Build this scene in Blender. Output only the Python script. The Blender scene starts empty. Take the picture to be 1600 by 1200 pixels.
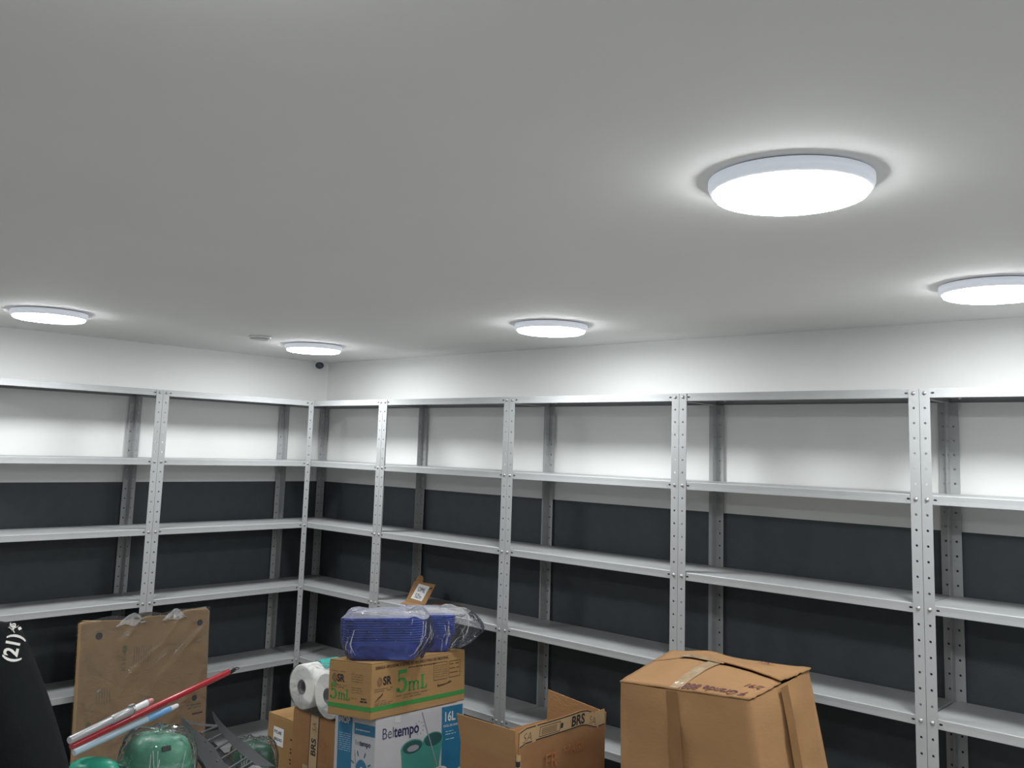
import bpy, bmesh, math, random
from mathutils import Vector, Matrix, noise
from mathutils.bvhtree import BVHTree
random.seed(7)
SC = bpy.context.scene
COL = SC.collection
PI = math.pi

# ------------------------------------------------------------------ camera
cam_data = bpy.data.cameras.new('camera')
cam = bpy.data.objects.new('camera', cam_data); COL.objects.link(cam); SC.camera = cam
yaw, pit, rol = -0.7438, 0.1245, 0.0324
fw = Vector((math.cos(pit)*math.sin(yaw), math.cos(pit)*math.cos(yaw), math.sin(pit)))
rt = Vector((math.cos(yaw), -math.sin(yaw), 0)); up = rt.cross(fw)
rt2 = rt*math.cos(rol) + up*math.sin(rol); up2 = up*math.cos(rol) - rt*math.sin(rol)
cam.matrix_world = Matrix(((rt2.x, up2.x, -fw.x, 4.734), (rt2.y, up2.y, -fw.y, -3.4273), (rt2.z, up2.z, -fw.z, 1.7358), (0, 0, 0, 1)))
cam_data.sensor_fit = 'HORIZONTAL'; cam_data.sensor_width = 36.0
cam_data.lens = 36.0*1413.27/1600
cam_data.shift_y = -74.9/1600
cam_data.clip_start = 0.05

# ------------------------------------------------------------------ world, exposure
world = bpy.data.worlds.new('world'); SC.world = world; world.use_nodes = True
world.node_tree.nodes['Background'].inputs[0].default_value = (0.5, 0.52, 0.55, 1)
world.node_tree.nodes['Background'].inputs[1].default_value = 0.05
SC.view_settings.view_transform = 'Standard'; SC.view_settings.look = 'None'
SC.view_settings.gamma = 1.0; SC.view_settings.use_curve_mapping = False
SC.view_settings.exposure = 0.0
LAMP_STRENGTH = 72.0
LAMP_COLOR = (0.955, 0.985, 1.0)

# ------------------------------------------------------------------ materials
MATS = {}
def new_mat(name):
    m = bpy.data.materials.new(name); m.use_nodes = True
    nt = m.node_tree; b = nt.nodes['Principled BSDF']
    return m, nt, b
def paint(name, col, rough=0.6, var=0.06, scale=8.0, bump=0.0, bscale=120.0, metallic=0.0, spec=0.5, stretch=None):
    """procedural painted / moulded surface: base colour with soft noise variation and fine relief"""
    if name in MATS: return MATS[name]
    m, nt, b = new_mat(name)
    tc = nt.nodes.new('ShaderNodeTexCoord')
    src = tc.outputs['Object']
    if stretch:
        mp = nt.nodes.new('ShaderNodeMapping'); mp.inputs['Scale'].default_value = stretch
        nt.links.new(src, mp.inputs['Vector']); src = mp.outputs['Vector']
    n = nt.nodes.new('ShaderNodeTexNoise'); n.inputs['Scale'].default_value = scale; n.inputs['Detail'].default_value = 4
    nt.links.new(src, n.inputs['Vector'])
    r = nt.nodes.new('ShaderNodeMapRange'); r.inputs['From Min'].default_value = 0.3; r.inputs['From Max'].default_value = 0.7
    r.inputs['To Min'].default_value = 1-var; r.inputs['To Max'].default_value = 1+var
    nt.links.new(n.outputs['Fac'], r.inputs['Value'])
    mx = nt.nodes.new('ShaderNodeVectorMath'); mx.operation = 'SCALE'
    mx.inputs[0].default_value = col; nt.links.new(r.outputs['Result'], mx.inputs['Scale'])
    nt.links.new(mx.outputs['Vector'], b.inputs['Base Color'])
    b.inputs['Roughness'].default_value = rough; b.inputs['Metallic'].default_value = metallic
    b.inputs['Specular IOR Level'].default_value = spec
    if bump > 0:
        n2 = nt.nodes.new('ShaderNodeTexNoise'); n2.inputs['Scale'].default_value = bscale; n2.inputs['Detail'].default_value = 3
        nt.links.new(src, n2.inputs['Vector'])
        bp = nt.nodes.new('ShaderNodeBump'); bp.inputs['Strength'].default_value = bump; bp.inputs['Distance'].default_value = 0.01
        nt.links.new(n2.outputs['Fac'], bp.inputs['Height']); nt.links.new(bp.outputs['Normal'], b.inputs['Normal'])
    MATS[name] = m
    return m
def film(name, tint=(0.96, 0.965, 0.97), haze=0.12, bscale=14.0, bump=0.9, rough=0.12, ior=1.3):
    """clear crinkled polythene film"""
    m, nt, b = new_mat(name)
    out = nt.nodes['Material Output']; nt.nodes.remove(b)
    tr = nt.nodes.new('ShaderNodeBsdfTransparent'); tr.inputs[0].default_value = (*tint, 1)
    gl = nt.nodes.new('ShaderNodeBsdfGlossy'); gl.inputs['Roughness'].default_value = rough
    df = nt.nodes.new('ShaderNodeBsdfDiffuse'); df.inputs[0].default_value = (0.8, 0.8, 0.8, 1)
    tc = nt.nodes.new('ShaderNodeTexCoord')
    n = nt.nodes.new('ShaderNodeTexNoise'); n.inputs['Scale'].default_value = bscale; n.inputs['Detail'].default_value = 5
    n.inputs['Distortion'].default_value = 0.8
    nt.links.new(tc.outputs['Object'], n.inputs['Vector'])
    bp = nt.nodes.new('ShaderNodeBump'); bp.inputs['Strength'].default_value = bump; bp.inputs['Distance'].default_value = 0.03
    nt.links.new(n.outputs['Fac'], bp.inputs['Height'])
    nt.links.new(bp.outputs['Normal'], gl.inputs['Normal'])
    fr = nt.nodes.new('ShaderNodeFresnel'); fr.inputs['IOR'].default_value = ior
    nt.links.new(bp.outputs['Normal'], fr.inputs['Normal'])
    m1 = nt.nodes.new('ShaderNodeMixShader'); m1.inputs[0].default_value = haze
    nt.links.new(tr.outputs[0], m1.inputs[1]); nt.links.new(df.outputs[0], m1.inputs[2])
    m2 = nt.nodes.new('ShaderNodeMixShader')
    nt.links.new(fr.outputs[0], m2.inputs[0]); nt.links.new(m1.outputs[0], m2.inputs[1]); nt.links.new(gl.outputs[0], m2.inputs[2])
    nt.links.new(m2.outputs[0], out.inputs['Surface'])
    MATS[name] = m
    return m
def card(name, col): return paint(name, col, rough=0.85, var=0.07, scale=5, bump=0.12, bscale=60, spec=0.2, stretch=(1, 1, 2.2))
WALL_WHITE = paint('wall_white_paint', (0.78, 0.785, 0.77), rough=0.75, var=0.015, scale=3, bump=0.03, bscale=90)
CEIL = paint('ceiling_paint', (0.76, 0.76, 0.745), rough=0.8, var=0.015, scale=2, bump=0.02, bscale=70)
WALL_DARK = paint('wall_charcoal_paint', (0.059, 0.069, 0.075), rough=0.6, var=0.06, scale=20, bump=0.10, bscale=160, spec=0.35)
FLOOR = paint('floor_tile', (0.59, 0.585, 0.57), rough=0.35, var=0.06, scale=6)
STEEL = paint('grey_steel_enamel', (0.375, 0.385, 0.385), rough=0.42, var=0.03, scale=14, bump=0.02, bscale=300, spec=0.5)
BOLT = paint('zinc_bolt', (0.40, 0.40, 0.39), rough=0.45, var=0.05, metallic=0.7)
CARD_A = card('kraft_cardboard_light', (0.315, 0.178, 0.082))
CARD_B = card('kraft_cardboard_brown', (0.295, 0.155, 0.070))
CARD_C = card('kraft_cardboard_yellowish', (0.335, 0.200, 0.085))
CARD_D = card('kraft_cardboard_panel', (0.40, 0.255, 0.12))
CARD_IN = card('kraft_cardboard_inside', (0.33, 0.18, 0.08))
TAPE_BROWN = paint('brown_packing_tape', (0.215, 0.112, 0.048), rough=0.42, var=0.08, scale=10, spec=0.35)
TAPE_KRAFT = paint('printed_kraft_tape', (0.43, 0.30, 0.165), rough=0.5, var=0.05)
INK_BLACK = paint('black_ink', (0.018, 0.017, 0.02), rough=0.7)
INK_BROWN = paint('dark_brown_ink', (0.07, 0.04, 0.025), rough=0.7)
INK_SOFT = paint('soft_brown_ink', (0.17, 0.105, 0.055), rough=0.8)
INK_GREEN = paint('green_ink', (0.035, 0.23, 0.05), rough=0.7)
INK_RED = paint('faint_red_stamp', (0.37, 0.145, 0.060), rough=0.85, var=0.25, scale=60)
INK_MAROON = paint('marker_maroon', (0.09, 0.02, 0.025), rough=0.7)
INK_NAVY = paint('navy_ink', (0.02, 0.022, 0.075), rough=0.5)
INK_BLUE = paint('blue_print', (0.022, 0.14, 0.25), rough=0.4, var=0.12, scale=12)
INK_WHITE = paint('white_print', (0.50, 0.50, 0.495), rough=0.5, var=0.02)
GLOSS_WHITE = paint('white_coated_board', (0.42, 0.415, 0.43), rough=0.4, var=0.02)
INK_TEAL = paint('teal_print', (0.045, 0.21, 0.175), rough=0.5, var=0.06)
INK_TEAL_D = paint('dark_teal_print', (0.02, 0.075, 0.075), rough=0.5, var=0.1)
INK_GREY = paint('grey_print', (0.25, 0.26, 0.28), rough=0.5)
PAPER = paint('white_paper', (0.72, 0.72, 0.71), rough=0.8, var=0.02)
TISSUE = paint('tissue_paper', (0.80, 0.79, 0.75), rough=0.95, var=0.04, scale=20, bump=0.2, bscale=50)
CORE = paint('grey_card_core', (0.32, 0.31, 0.32), rough=0.9, var=0.1)
TEAL_PRINT = paint('turquoise_wrap_print', (0.05, 0.42, 0.37), rough=0.35)
BLUE_PL = paint('blue_plastic', (0.045, 0.095, 0.47), rough=0.35, var=0.05)
GREEN_PL = paint('green_plastic', (0.10, 0.34, 0.22), rough=0.35, var=0.06)
GREEN_PL2 = paint('emerald_plastic', (0.02, 0.30, 0.20), rough=0.35, var=0.06)
DARK_PL = paint('dark_grey_plastic', (0.075, 0.078, 0.08), rough=0.38, var=0.08, bump=0.03)
BLACK_PL = paint('black_plastic', (0.012, 0.012, 0.013), rough=0.35)
RED_PL = paint('red_enamel', (0.36, 0.025, 0.035), rough=0.25)
SILVER = paint('silver_enamel', (0.42, 0.42, 0.43), rough=0.35, metallic=0.3)
WHITE_PL = paint('white_plastic', (0.72, 0.72, 0.72), rough=0.4, var=0.02)
PINK_PL = paint('pink_plastic', (0.55, 0.22, 0.22), rough=0.4)
SKY_PL = paint('sky_blue_plastic', (0.16, 0.38, 0.66), rough=0.35)
PALE_PL = paint('pale_blue_plastic', (0.40, 0.53, 0.62), rough=0.35)
SHIRT = paint('black_cotton', (0.0065, 0.008, 0.0085), rough=0.95, var=0.1, scale=30, bump=0.15, bscale=250, spec=0.15)
JEANS = paint('dark_trousers', (0.012, 0.014, 0.03), rough=0.9)
SKIN = paint('skin', (0.36, 0.2, 0.13), rough=0.55, var=0.04)
HAIR = paint('dark_hair', (0.012, 0.009, 0.008), rough=0.6, bump=0.4, bscale=90)
LENS = paint('dark_lens', (0.03, 0.045, 0.075), rough=0.15)
FILM = film('clear_polythene', haze=0.03, bscale=22, bump=1.0, rough=0.06)
FILM_SOFT = film('clear_polythene_soft', haze=0.05, bscale=9, bump=0.8, rough=0.15, ior=1.4)
FILM_MILK = film('milky_polythene', haze=0.30, bscale=16)
def lamp_mat():
    m, nt, b = new_mat('lamp_diffuser')
    b.inputs['Base Color'].default_value = (0.8, 0.8, 0.8, 1)
    b.inputs['Emission Color'].default_value = (*LAMP_COLOR, 1)
    b.inputs['Emission Strength'].default_value = LAMP_STRENGTH
    return m
LAMP = lamp_mat()
def opal_mat():
    m, nt, b = new_mat('opal_lamp_rim')                             # translucent rim leaking some of the lamp's light
    b.inputs['Base Color'].default_value = (0.7, 0.7, 0.7, 1); b.inputs['Roughness'].default_value = 0.4
    b.inputs['Emission Color'].default_value = (0.78, 0.86, 1.0, 1); b.inputs['Emission Strength'].default_value = 0.34
    return m
OPAL = opal_mat()

# ------------------------------------------------------------------ helpers
def mesh_of(name, verts, faces, mats, smooth=False, fm=None):
    me = bpy.data.meshes.new(name)
    me.from_pydata([tuple(v) for v in verts], [], faces); me.update()
    for m in (mats if isinstance(mats, (list, tuple)) else [mats]): me.materials.append(m)
    if fm:
        for p, i in zip(me.polygons, fm): p.material_index = i
    if smooth:
        for p in me.polygons: p.use_smooth = True
    return me
def link(name, me, parent=None, mw=None):
    o = bpy.data.objects.new(name, me); COL.objects.link(o)
    if parent is not None: o.parent = parent
    if mw is not None: o.matrix_local = mw
    return o
def part(name, verts, faces, mats, parent=None, mw=None, smooth=False, fm=None):
    return link(name, mesh_of(name, verts, faces, mats, smooth, fm), parent, mw)
def tag(o, label, cat, group=None):
    o['label'] = label; o['category'] = cat
    if group: o['group'] = group
    return o
def thing(name, label, cat, mw=None, group=None):
    o = bpy.data.objects.new(name, None); COL.objects.link(o); o.empty_display_size = 0.05
    if mw is not None: o.matrix_world = mw
    return tag(o, label, cat, group)
def struct(o): o['kind'] = 'structure'; return o
def T(x, y, z): return Matrix.Translation((x, y, z))
def RZ(a): return Matrix.Rotation(math.radians(a), 4, 'Z')
def RX(a): return Matrix.Rotation(math.radians(a), 4, 'X')
def RY(a): return Matrix.Rotation(math.radians(a), 4, 'Y')
class MB:
    def __init__(s): s.v = []; s.f = []; s.m = []
    def add(s, verts, faces, mi=0):
        b = len(s.v); s.v += [Vector(p) for p in verts]
        s.f += [tuple(b+i for i in f) for f in faces]; s.m += [mi]*len(faces); return s
    def box(s, x0, x1, y0, y1, z0, z1, mi=0):
        return s.add([(x0,y0,z0),(x1,y0,z0),(x1,y1,z0),(x0,y1,z0),(x0,y0,z1),(x1,y0,z1),(x1,y1,z1),(x0,y1,z1)],
                     [(0,3,2,1),(4,5,6,7),(0,1,5,4),(1,2,6,5),(2,3,7,6),(3,0,4,7)], mi)
    def slab(s, quad, nrm, t, mi=0):
        """thick panel: four corners, offset along -nrm by t"""
        q = [Vector(p) for p in quad]; n = Vector(nrm).normalized()*t
        return s.add(q+[p-n for p in q], [(0,1,2,3),(7,6,5,4),(0,4,5,1),(1,5,6,2),(2,6,7,3),(3,7,4,0)], mi)
    def lathe(s, prof, n=24, mi=0, mw=None, cap0=True, cap1=True):
        vs = []; fs = []
        for (r, z) in prof:
            for k in range(n):
                a = 2*PI*k/n; vs.append(Vector((r*math.cos(a), r*math.sin(a), z)))
        for i in range(len(prof)-1):
            for k in range(n):
                k2 = (k+1) % n; fs.append((i*n+k, i*n+k2, (i+1)*n+k2, (i+1)*n+k))
        if cap0: fs.append(tuple(reversed(range(n))))
        if cap1: fs.append(tuple(range((len(prof)-1)*n, len(prof)*n)))
        if mw is not None: vs = [mw @ v for v in vs]
        return s.add(vs, fs, mi)
    def tube(s, pts, rads, n=12, mi=0, caps=True):
        pts = [Vector(p) for p in pts]
        if not isinstance(rads, (list, tuple)): rads = [rads]*len(pts)
        vs = []; fs = []
        d0 = (pts[1]-pts[0]).normalized()
        ref = Vector((0,0,1)) if abs(d0.z) < 0.9 else Vector((1,0,0))
        for i, p in enumerate(pts):
            d = (pts[min(i+1, len(pts)-1)] - pts[max(i-1, 0)]).normalized()
            a = d.cross(ref).normalized(); b = d.cross(a).normalized()
            for k in range(n):
                t = 2*PI*k/n; vs.append(p + (a*math.cos(t)+b*math.sin(t))*rads[i])
        for i in range(len(pts)-1):
            for k in range(n):
                k2 = (k+1) % n; fs.append((i*n+k, (i+1)*n+k, (i+1)*n+k2, i*n+k2))
        if caps: fs.append(tuple(range(n))); fs.append(tuple(reversed(range((len(pts)-1)*n, len(pts)*n))))
        return s.add(vs, fs, mi)
    def build(s, name, mats, parent=None, mw=None, smooth=False):
        me = mesh_of(name, s.v, s.f, mats, smooth, s.m if isinstance(mats, (list, tuple)) else None)
        bm = bmesh.new(); bm.from_mesh(me); bmesh.ops.recalc_face_normals(bm, faces=bm.faces); bm.to_mesh(me); bm.free()
        return link(name, me, parent, mw)
def bevel(o, w=0.003, seg=2):
    m = o.modifiers.new('bevel', 'BEVEL'); m.width = w; m.segments = seg; m.limit_method = 'ANGLE'; return o
def smooth(o):
    for p in o.data.polygons: p.use_smooth = True
    return o
def text_mesh(body, size, bold=0.0, align='LEFT', shear=0.0, spacing=1.0, sx=1.0):
    c = bpy.data.curves.new('lettering', 'FONT'); c.body = body; c.size = size; c.offset = bold; c.align_x = align
    c.shear = shear; c.space_character = spacing; c.fill_mode = 'FRONT'; c.resolution_u = 3
    o = bpy.data.objects.new('lettering', c); COL.objects.link(o)
    dg = bpy.context.evaluated_depsgraph_get(); dg.update()
    me = bpy.data.meshes.new_from_object(o.evaluated_get(dg))
    bpy.data.objects.remove(o); bpy.data.curves.remove(c)
    for v in me.vertices: v.co.x *= sx
    return me
def letter(body, size, mat, parent, mw, name='printed_text', **k):
    me = text_mesh(body, size, **k); me.materials.clear(); me.materials.append(mat)
    return link(name, me, parent, mw)
# face frames of a box whose local corner is the origin: front is y=0 (normal -y), side is x=0 (normal -x)
def FRONT(u, v, off=0.0008): return Matrix(((1,0,0,u),(0,0,-1,-off),(0,1,0,v),(0,0,0,1)))
def SIDE(depth, u, v, off=0.0008): return Matrix(((0,0,-1,-off),(-1,0,0,depth-u),(0,1,0,v),(0,0,0,1)))
def flat(name, pts, mat, parent, mw):
    return part(name, [(x, y, 0) for x, y in pts], [tuple(range(len(pts)))], mat, parent, mw)
def rect(name, u0, v0, u1, v1, mat, parent, frame):
    return flat(name, [(u0,v0),(u1,v0),(u1,v1),(u0,v1)], mat, parent, frame)
def frame_line(name, u0, v0, u1, v1, w, mat, parent, fr):
    b = MB()
    for (a, c, d, e) in ((u0,v0,u1,v0+w),(u0,v1-w,u1,v1),(u0,v0,u0+w,v1),(u1-w,v0,u1,v1)):
        b.add([(a,c,0),(d,c,0),(d,e,0),(a,e,0)], [(0,1,2,3)])
    return part(name, b.v, b.f, mat, parent, fr)
def lines(name, rows, w, mat, parent, fr, dash=0.0):
    """rows of tiny print: (u0, u1, v) each broken into word-like dashes"""
    b = MB()
    for (u0, u1, v) in rows:
        u = u0
        while u < u1:
            l = (random.uniform(0.6, 1.6)*dash) if dash else (u1-u0)
            e = min(u+l, u1); b.add([(u,v,0),(e,v,0),(e,v+w,0),(u,v+w,0)], [(0,1,2,3)]); u = e + (dash*0.25 if dash else 1)
    return part(name, b.v, b.f, mat, parent, fr)

# ------------------------------------------------------------------ room shell
H = 2.243; PZ = 1.50; WX = 6.6; WY = -5.6; G = 0.012     # wall faces stand 12 mm behind the shelf backs
def wall(name, a, b, nrm, low=1):
    """two-tone wall: charcoal up to PZ, white above; a,b floor end points, nrm points out of the room"""
    a = Vector((*a, 0)); b = Vector((*b, 0)); n = Vector((*nrm, 0))*0.12; m = MB()
    for z0, z1, mi in ((-0.0, PZ, low), (PZ, H, 0)):
        q = [a+Vector((0,0,z0)), b+Vector((0,0,z0)), b+Vector((0,0,z1)), a+Vector((0,0,z1))]
        m.add(q+[p+n for p in q], [(0,1,2,3),(7,6,5,4),(0,4,5,1),(1,5,6,2),(2,6,7,3),(3,7,4,0)], mi)
    o = m.build(name, [WALL_WHITE, WALL_DARK]); return struct(o)
wall('wall_back', (-G, G), (WX, G), (0, 1))
wall('wall_left', (-G, WY), (-G, G), (-1, 0))
wall('wall_right', (WX, WY), (WX, G), (1, 0))
wall('wall_front', (-G, WY), (WX, WY), (0, -1))
struct(MB().box(-0.14, WX+0.12, WY-0.12, 0.14, H, H+0.12).build('ceiling', CEIL))
fl = struct(MB().box(-0.14, WX+0.12, WY-0.12, 0.14, -0.1, -0.006).build('floor', paint('tile_grout', (0.2, 0.2, 0.19), rough=0.8)))
tm = mesh_of('floor_tile', [(0.002,0.002,-0.006),(0.598,0.002,-0.006),(0.598,0.598,-0.006),(0.002,0.598,-0.006),(0.004,0.004,0),(0.596,0.004,0),(0.596,0.596,0),(0.004,0.596,0)],
             [(4,5,6,7),(0,1,5,4),(1,2,6,5),(2,3,7,6),(3,0,4,7)], FLOOR)
for i in range(11):
    for j in range(9):
        o = link('floor_tile', tm, fl); o.location = (0.0+i*0.6-0.0, -0.6-j*0.6, 0)

# ------------------------------------------------------------------ ceiling lamps
def make_lamp(x, y, label):
    t = thing('ceiling_lamp', label, 'ceiling lamp', T(x, y, H) @ Matrix.Diagonal((1.03, 1.03, 1, 1)), 'round surface mounted ceiling lamps')
    MB().lathe([(0.135,-0.0001),(0.137,-0.003),(0.1375,-0.0035)], 48).build('mounting_ring', INK_GREY, t)
    smooth(MB().lathe([(0.130,-0.0035),(0.1425,-0.0036),(0.1425,-0.0150),(0.1405,-0.0215),(0.1360,-0.0268),(0.1332,-0.0278),(0.1325,-0.024)], 64).build('frame', OPAL, t))
    MB().lathe([(0.1325,-0.0250),(0.1320,-0.0300),(0.1296,-0.0335),(0.1230,-0.0358),(0.06,-0.0380),(0.004,-0.0385)], 64, cap0=False).build('diffuser', LAMP, t)
    return t
for x, y, l in (
    (4.014, -1.907, 'large round ceiling lamp in the foreground, nearest of all lamps in view'),
    (0.790, -1.985, 'round ceiling lamp at the far left edge of the photo above left shelves'),
    (0.780, -0.660, 'round ceiling lamp closest to the room corner beside the smoke detector'),
    (2.392, -0.650, 'round ceiling lamp near the back wall, middle one of its row'),
    (4.030, -0.645, 'round ceiling lamp cut by the right edge of the photo'),
    (4.014, -3.16, 'round ceiling lamp above the place where the photo was taken'),
    (0.79, -3.20, 'round ceiling lamp by the left wall, added out of view'),  # unseen lamp, added for light from the left
    (5.62, -0.66, 'round ceiling lamp in the right back corner, added out of view'),  # added lamp, lights the right back corner from out of view
    (5.62, -1.97, 'round ceiling lamp by the right wall, added out of view'),  # another added unseen lamp, for light from the right
): make_lamp(x, y, l)
t = thing('smoke_detector', 'small flat white smoke detector on the ceiling left of corner lamp', 'smoke detector', T(0.86, -1.03, H))
smooth(MB().lathe([(0.052,0),(0.054,-0.004),(0.050,-0.012)], 32).build('base', WHITE_PL, t))
smooth(MB().lathe([(0.044,-0.012),(0.042,-0.018),(0.02,-0.022),(0.002,-0.0225)], 32).build('cover', WHITE_PL, t))
MB().lathe([(0.0475,-0.0122),(0.0475,-0.0140)], 32).build('vent_ring', INK_GREY, t)
t = thing('security_camera', 'small dark round security camera under the corner lamp', 'camera', T(0.075, -0.115, H))
smooth(MB().lathe([(0.030,0),(0.030,-0.006),(0.012,-0.010),(0.012,-0.016)], 24).build('bracket', WHITE_PL, t))
me = MB()
me.lathe([(0.004,-0.052),(0.017,-0.0475),(0.0245,-0.039),(0.0265,-0.030),(0.0245,-0.021),(0.017,-0.013),(0.004,-0.009)], 24)
smooth(me.build('ball_housing', LENS, t))
MB().lathe([(0.011,0),(0.011,0.004),(0.008,0.005)], 20, mw=T(0.019,-0.016,-0.031) @ RZ(-42) @ RY(95)).build('lens', BLACK_PL, t)

# ------------------------------------------------------------------ steel shelving
P = 0.925; W = 0.9225; D = 0.2947; FL = 0.033; PITCH = 0.0499; TOPZ = 1.965
ZS = [TOPZ - n*PITCH for n in (0, 7, 14, 21, 29, 37)]
def holed(mb, u0, u1, v0, v1, cu, cv, ru, rv, fn):
    o = [(u0,v0),(cu,v0),(u1,v0),(u1,cv),(u1,v1),(cu,v1),(u0,v1),(u0,cv)]
    h = [(cu+ru*math.cos(a), cv+rv*math.sin(a)) for a in [math.radians(225+45*k) for k in range(8)]]
    mb.add([fn(*p) for p in o]+[fn(*p) for p in h], [(k, (k+1) % 8, 8+(k+1) % 8, 8+k) for k in range(8)])
def post_mesh():
    m = MB()
    for fn in (lambda u, v: Vector((u, 0, v)), lambda u, v: Vector((0, u, v))):
        for n in range(39):
            z = TOPZ - n*PITCH
            z1 = 1.98 if n == 0 else z+PITCH/2; z0 = 0.0 if n == 38 else z-PITCH/2
            holed(m, 0.0, FL, z0, z1, FL/2, z, 0.0042, 0.0042, fn)
    me = mesh_of('post', m.v, m.f, STEEL)
    bm = bmesh.new(); bm.from_mesh(me); bmesh.ops.remove_doubles(bm, verts=bm.verts, dist=0.0002)
    bmesh.ops.recalc_face_normals(bm, faces=bm.faces); bm.to_mesh(me); bm.free()
    return me
def shelf_mesh():
    m = MB(); x0, x1, y0, y1 = 0.0022, W-0.0022, -D+0.0022, -0.0022; zt, zb, c = 0.0148, -0.0150, 0.0022
    m.add([(x0+c,y0+c,zt),(x1-c,y0+c,zt),(x1-c,y1-c,zt),(x0+c,y1-c,zt)], [(0,1,2,3)])                 # top plate
    # rounded fold to the lips
    m.add([(x0+c,y0+c,zt),(x1-c,y0+c,zt),(x1-c,y1-c,zt),(x0+c,y1-c,zt),(x0,y0,zt-c),(x1,y0,zt-c),(x1,y1,zt-c),(x0,y1,zt-c)],
          [(0,4,5,1),(1,5,6,2),(2,6,7,3),(3,7,4,0)])
    z1 = zt-c
    for y in (y0, y1):
        fn = lambda u, v, y=y: Vector((u, y, v))
        for (a, b, hole) in ((x0,0.034,0),(0.034,0.052,0.041),(0.052,W-0.052,0),(W-0.052,W-0.034,W-0.041),(W-0.034,x1,0)):
            if hole: holed(m, a, b, zb, z1, hole, 0.0, 0.0062, 0.0034, fn)
            else: m.add([fn(a,zb),fn(b,zb),fn(b,z1),fn(a,z1)], [(0,1,2,3)])
        d = 0.010 if y == y0 else -0.010
        m.add([(x0,y,zb),(x1,y,zb),(x1-0.01,y+d,zb-0.0005),(x0+0.01,y+d,zb-0.0005)], [(0,1,2,3)])
    for x in (x0, x1):
        m.add([(x,y0,zb),(x,y1,zb),(x,y1,z1),(x,y0,z1)], [(0,1,2,3)])
        d = 0.010 if x == x0 else -0.010
        m.add([(x,y0,zb),(x,y1,zb),(x+d,y1-0.01,zb-0.0005),(x+d,y0+0.01,zb-0.0005)], [(0,1,2,3)])
    me = mesh_of('shelf', m.v, m.f, STEEL)
    bm = bmesh.new(); bm.from_mesh(me); bmesh.ops.remove_doubles(bm, verts=bm.verts, dist=0.0001)
    bmesh.ops.recalc_face_normals(bm, faces=bm.faces); bm.to_mesh(me); bm.free()
    return me
def stiffener_mesh():
    m = MB()
    m.box(0.06, W-0.06, -D*0.55, -D*0.55+0.05, -0.004, 0.0142)
    return mesh_of('stiffener', m.v, m.f, STEEL)
def bolt_mesh():
    m = MB(); m.lathe([(0.0072,0),(0.0072,0.0008),(0.0052,0.0012),(0.0050,0.0032),(0.0034,0.0046),(0.001,0.0050)], 10, mw=RX(90))
    return mesh_of('bolt', m.v, m.f, BOLT, True)
POST, SHELF, BOLTM, STIFF = post_mesh(), shelf_mesh(), bolt_mesh(), stiffener_mesh()
def solid(o, t):
    s = o.modifiers.new('sheet', 'SOLIDIFY'); s.thickness = t; s.offset = 0.0; return o
def shelf_unit(mw, label):
    t = thing('shelf_unit', label, 'shelf unit', mw, 'grey steel shelf units along the walls')
    for (x, y, a) in ((0,-D,0),(W,-D,90),(W,0,180),(0,0,270)):
        o = solid(link('post', POST, t, T(x, y, 0) @ RZ(a)), 0.0014)
    for z in ZS:
        s = link('shelf', SHELF, t, T(0, 0, z)); solid(s, 0.0009)
        for x in (FL/2, W-FL/2):
            link('bolt', BOLTM, t, T(x, -D-0.0007, z) @ RY(random.uniform(0, 60)))
    return t
ORD = ['first one in the corner', 'second from corner, with white tag',
       'third, behind open carton', 'fourth, behind big crumpled carton', 'at the right edge of the photo']
for k in range(5):
    shelf_unit(T(P*k + 0.001, 0, 0), 'grey steel shelf unit on the long back wall, ' + ORD[k])
ORL = ['right of wrapped cardboard sheet', 'cut by the left edge of the photo']
for k in range(2):
    shelf_unit(T(0, -D - P*(k+1) + 0.001, 0) @ RZ(90), 'grey steel shelf unit on the left wall, ' + ORL[k])

# ------------------------------------------------------------------ cartons
def carton(name, label, mw, L, DP, HT, mat, tape=None, group=None, seam_x=True, cat='box', flapmat=None, bow=0.004):
    """closed carton: body with open top edge, two top flaps meeting at a seam, optional tape; origin at its near bottom corner"""
    t = thing(name, label, cat, mw, group)
    b = MB(); b.box(0, L, 0, DP, 0, HT-0.004); bevel(b.build('body', mat, t), 0.004)
    fm = flapmat or mat
    if seam_x: parts_ = ((0.001, L-0.001, 0.001, DP/2-0.001), (0.001, L-0.001, DP/2+0.001, DP-0.001))
    else: parts_ = ((0.001, L/2-0.001, 0.001, DP-0.001), (L/2+0.001, L-0.001, 0.001, DP-0.001))
    for i, (x0, x1, y0, y1) in enumerate(parts_):
        m = MB(); m.box(x0, x1, y0, y1, HT-0.004, HT); o = m.build('top_flap', fm, t); bevel(o, 0.0015)
    if tape:
        m = MB()
        if seam_x: m.box(-0.0006, L+0.0006, DP/2-0.024, DP/2+0.024, HT, HT+0.0006).box(-0.0008, -0.0002, DP/2-0.024, DP/2+0.024, HT-0.07, HT+0.0006)
        else: m.box(L/2-0.024, L/2+0.024, -0.0006, DP+0.0006, HT, HT+0.0006).box(L/2-0.024, L/2+0.024, -0.0008, -0.0002, HT-0.07, HT+0.0006)
        m.build('packing_tape', tape, t)
    return t
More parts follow.
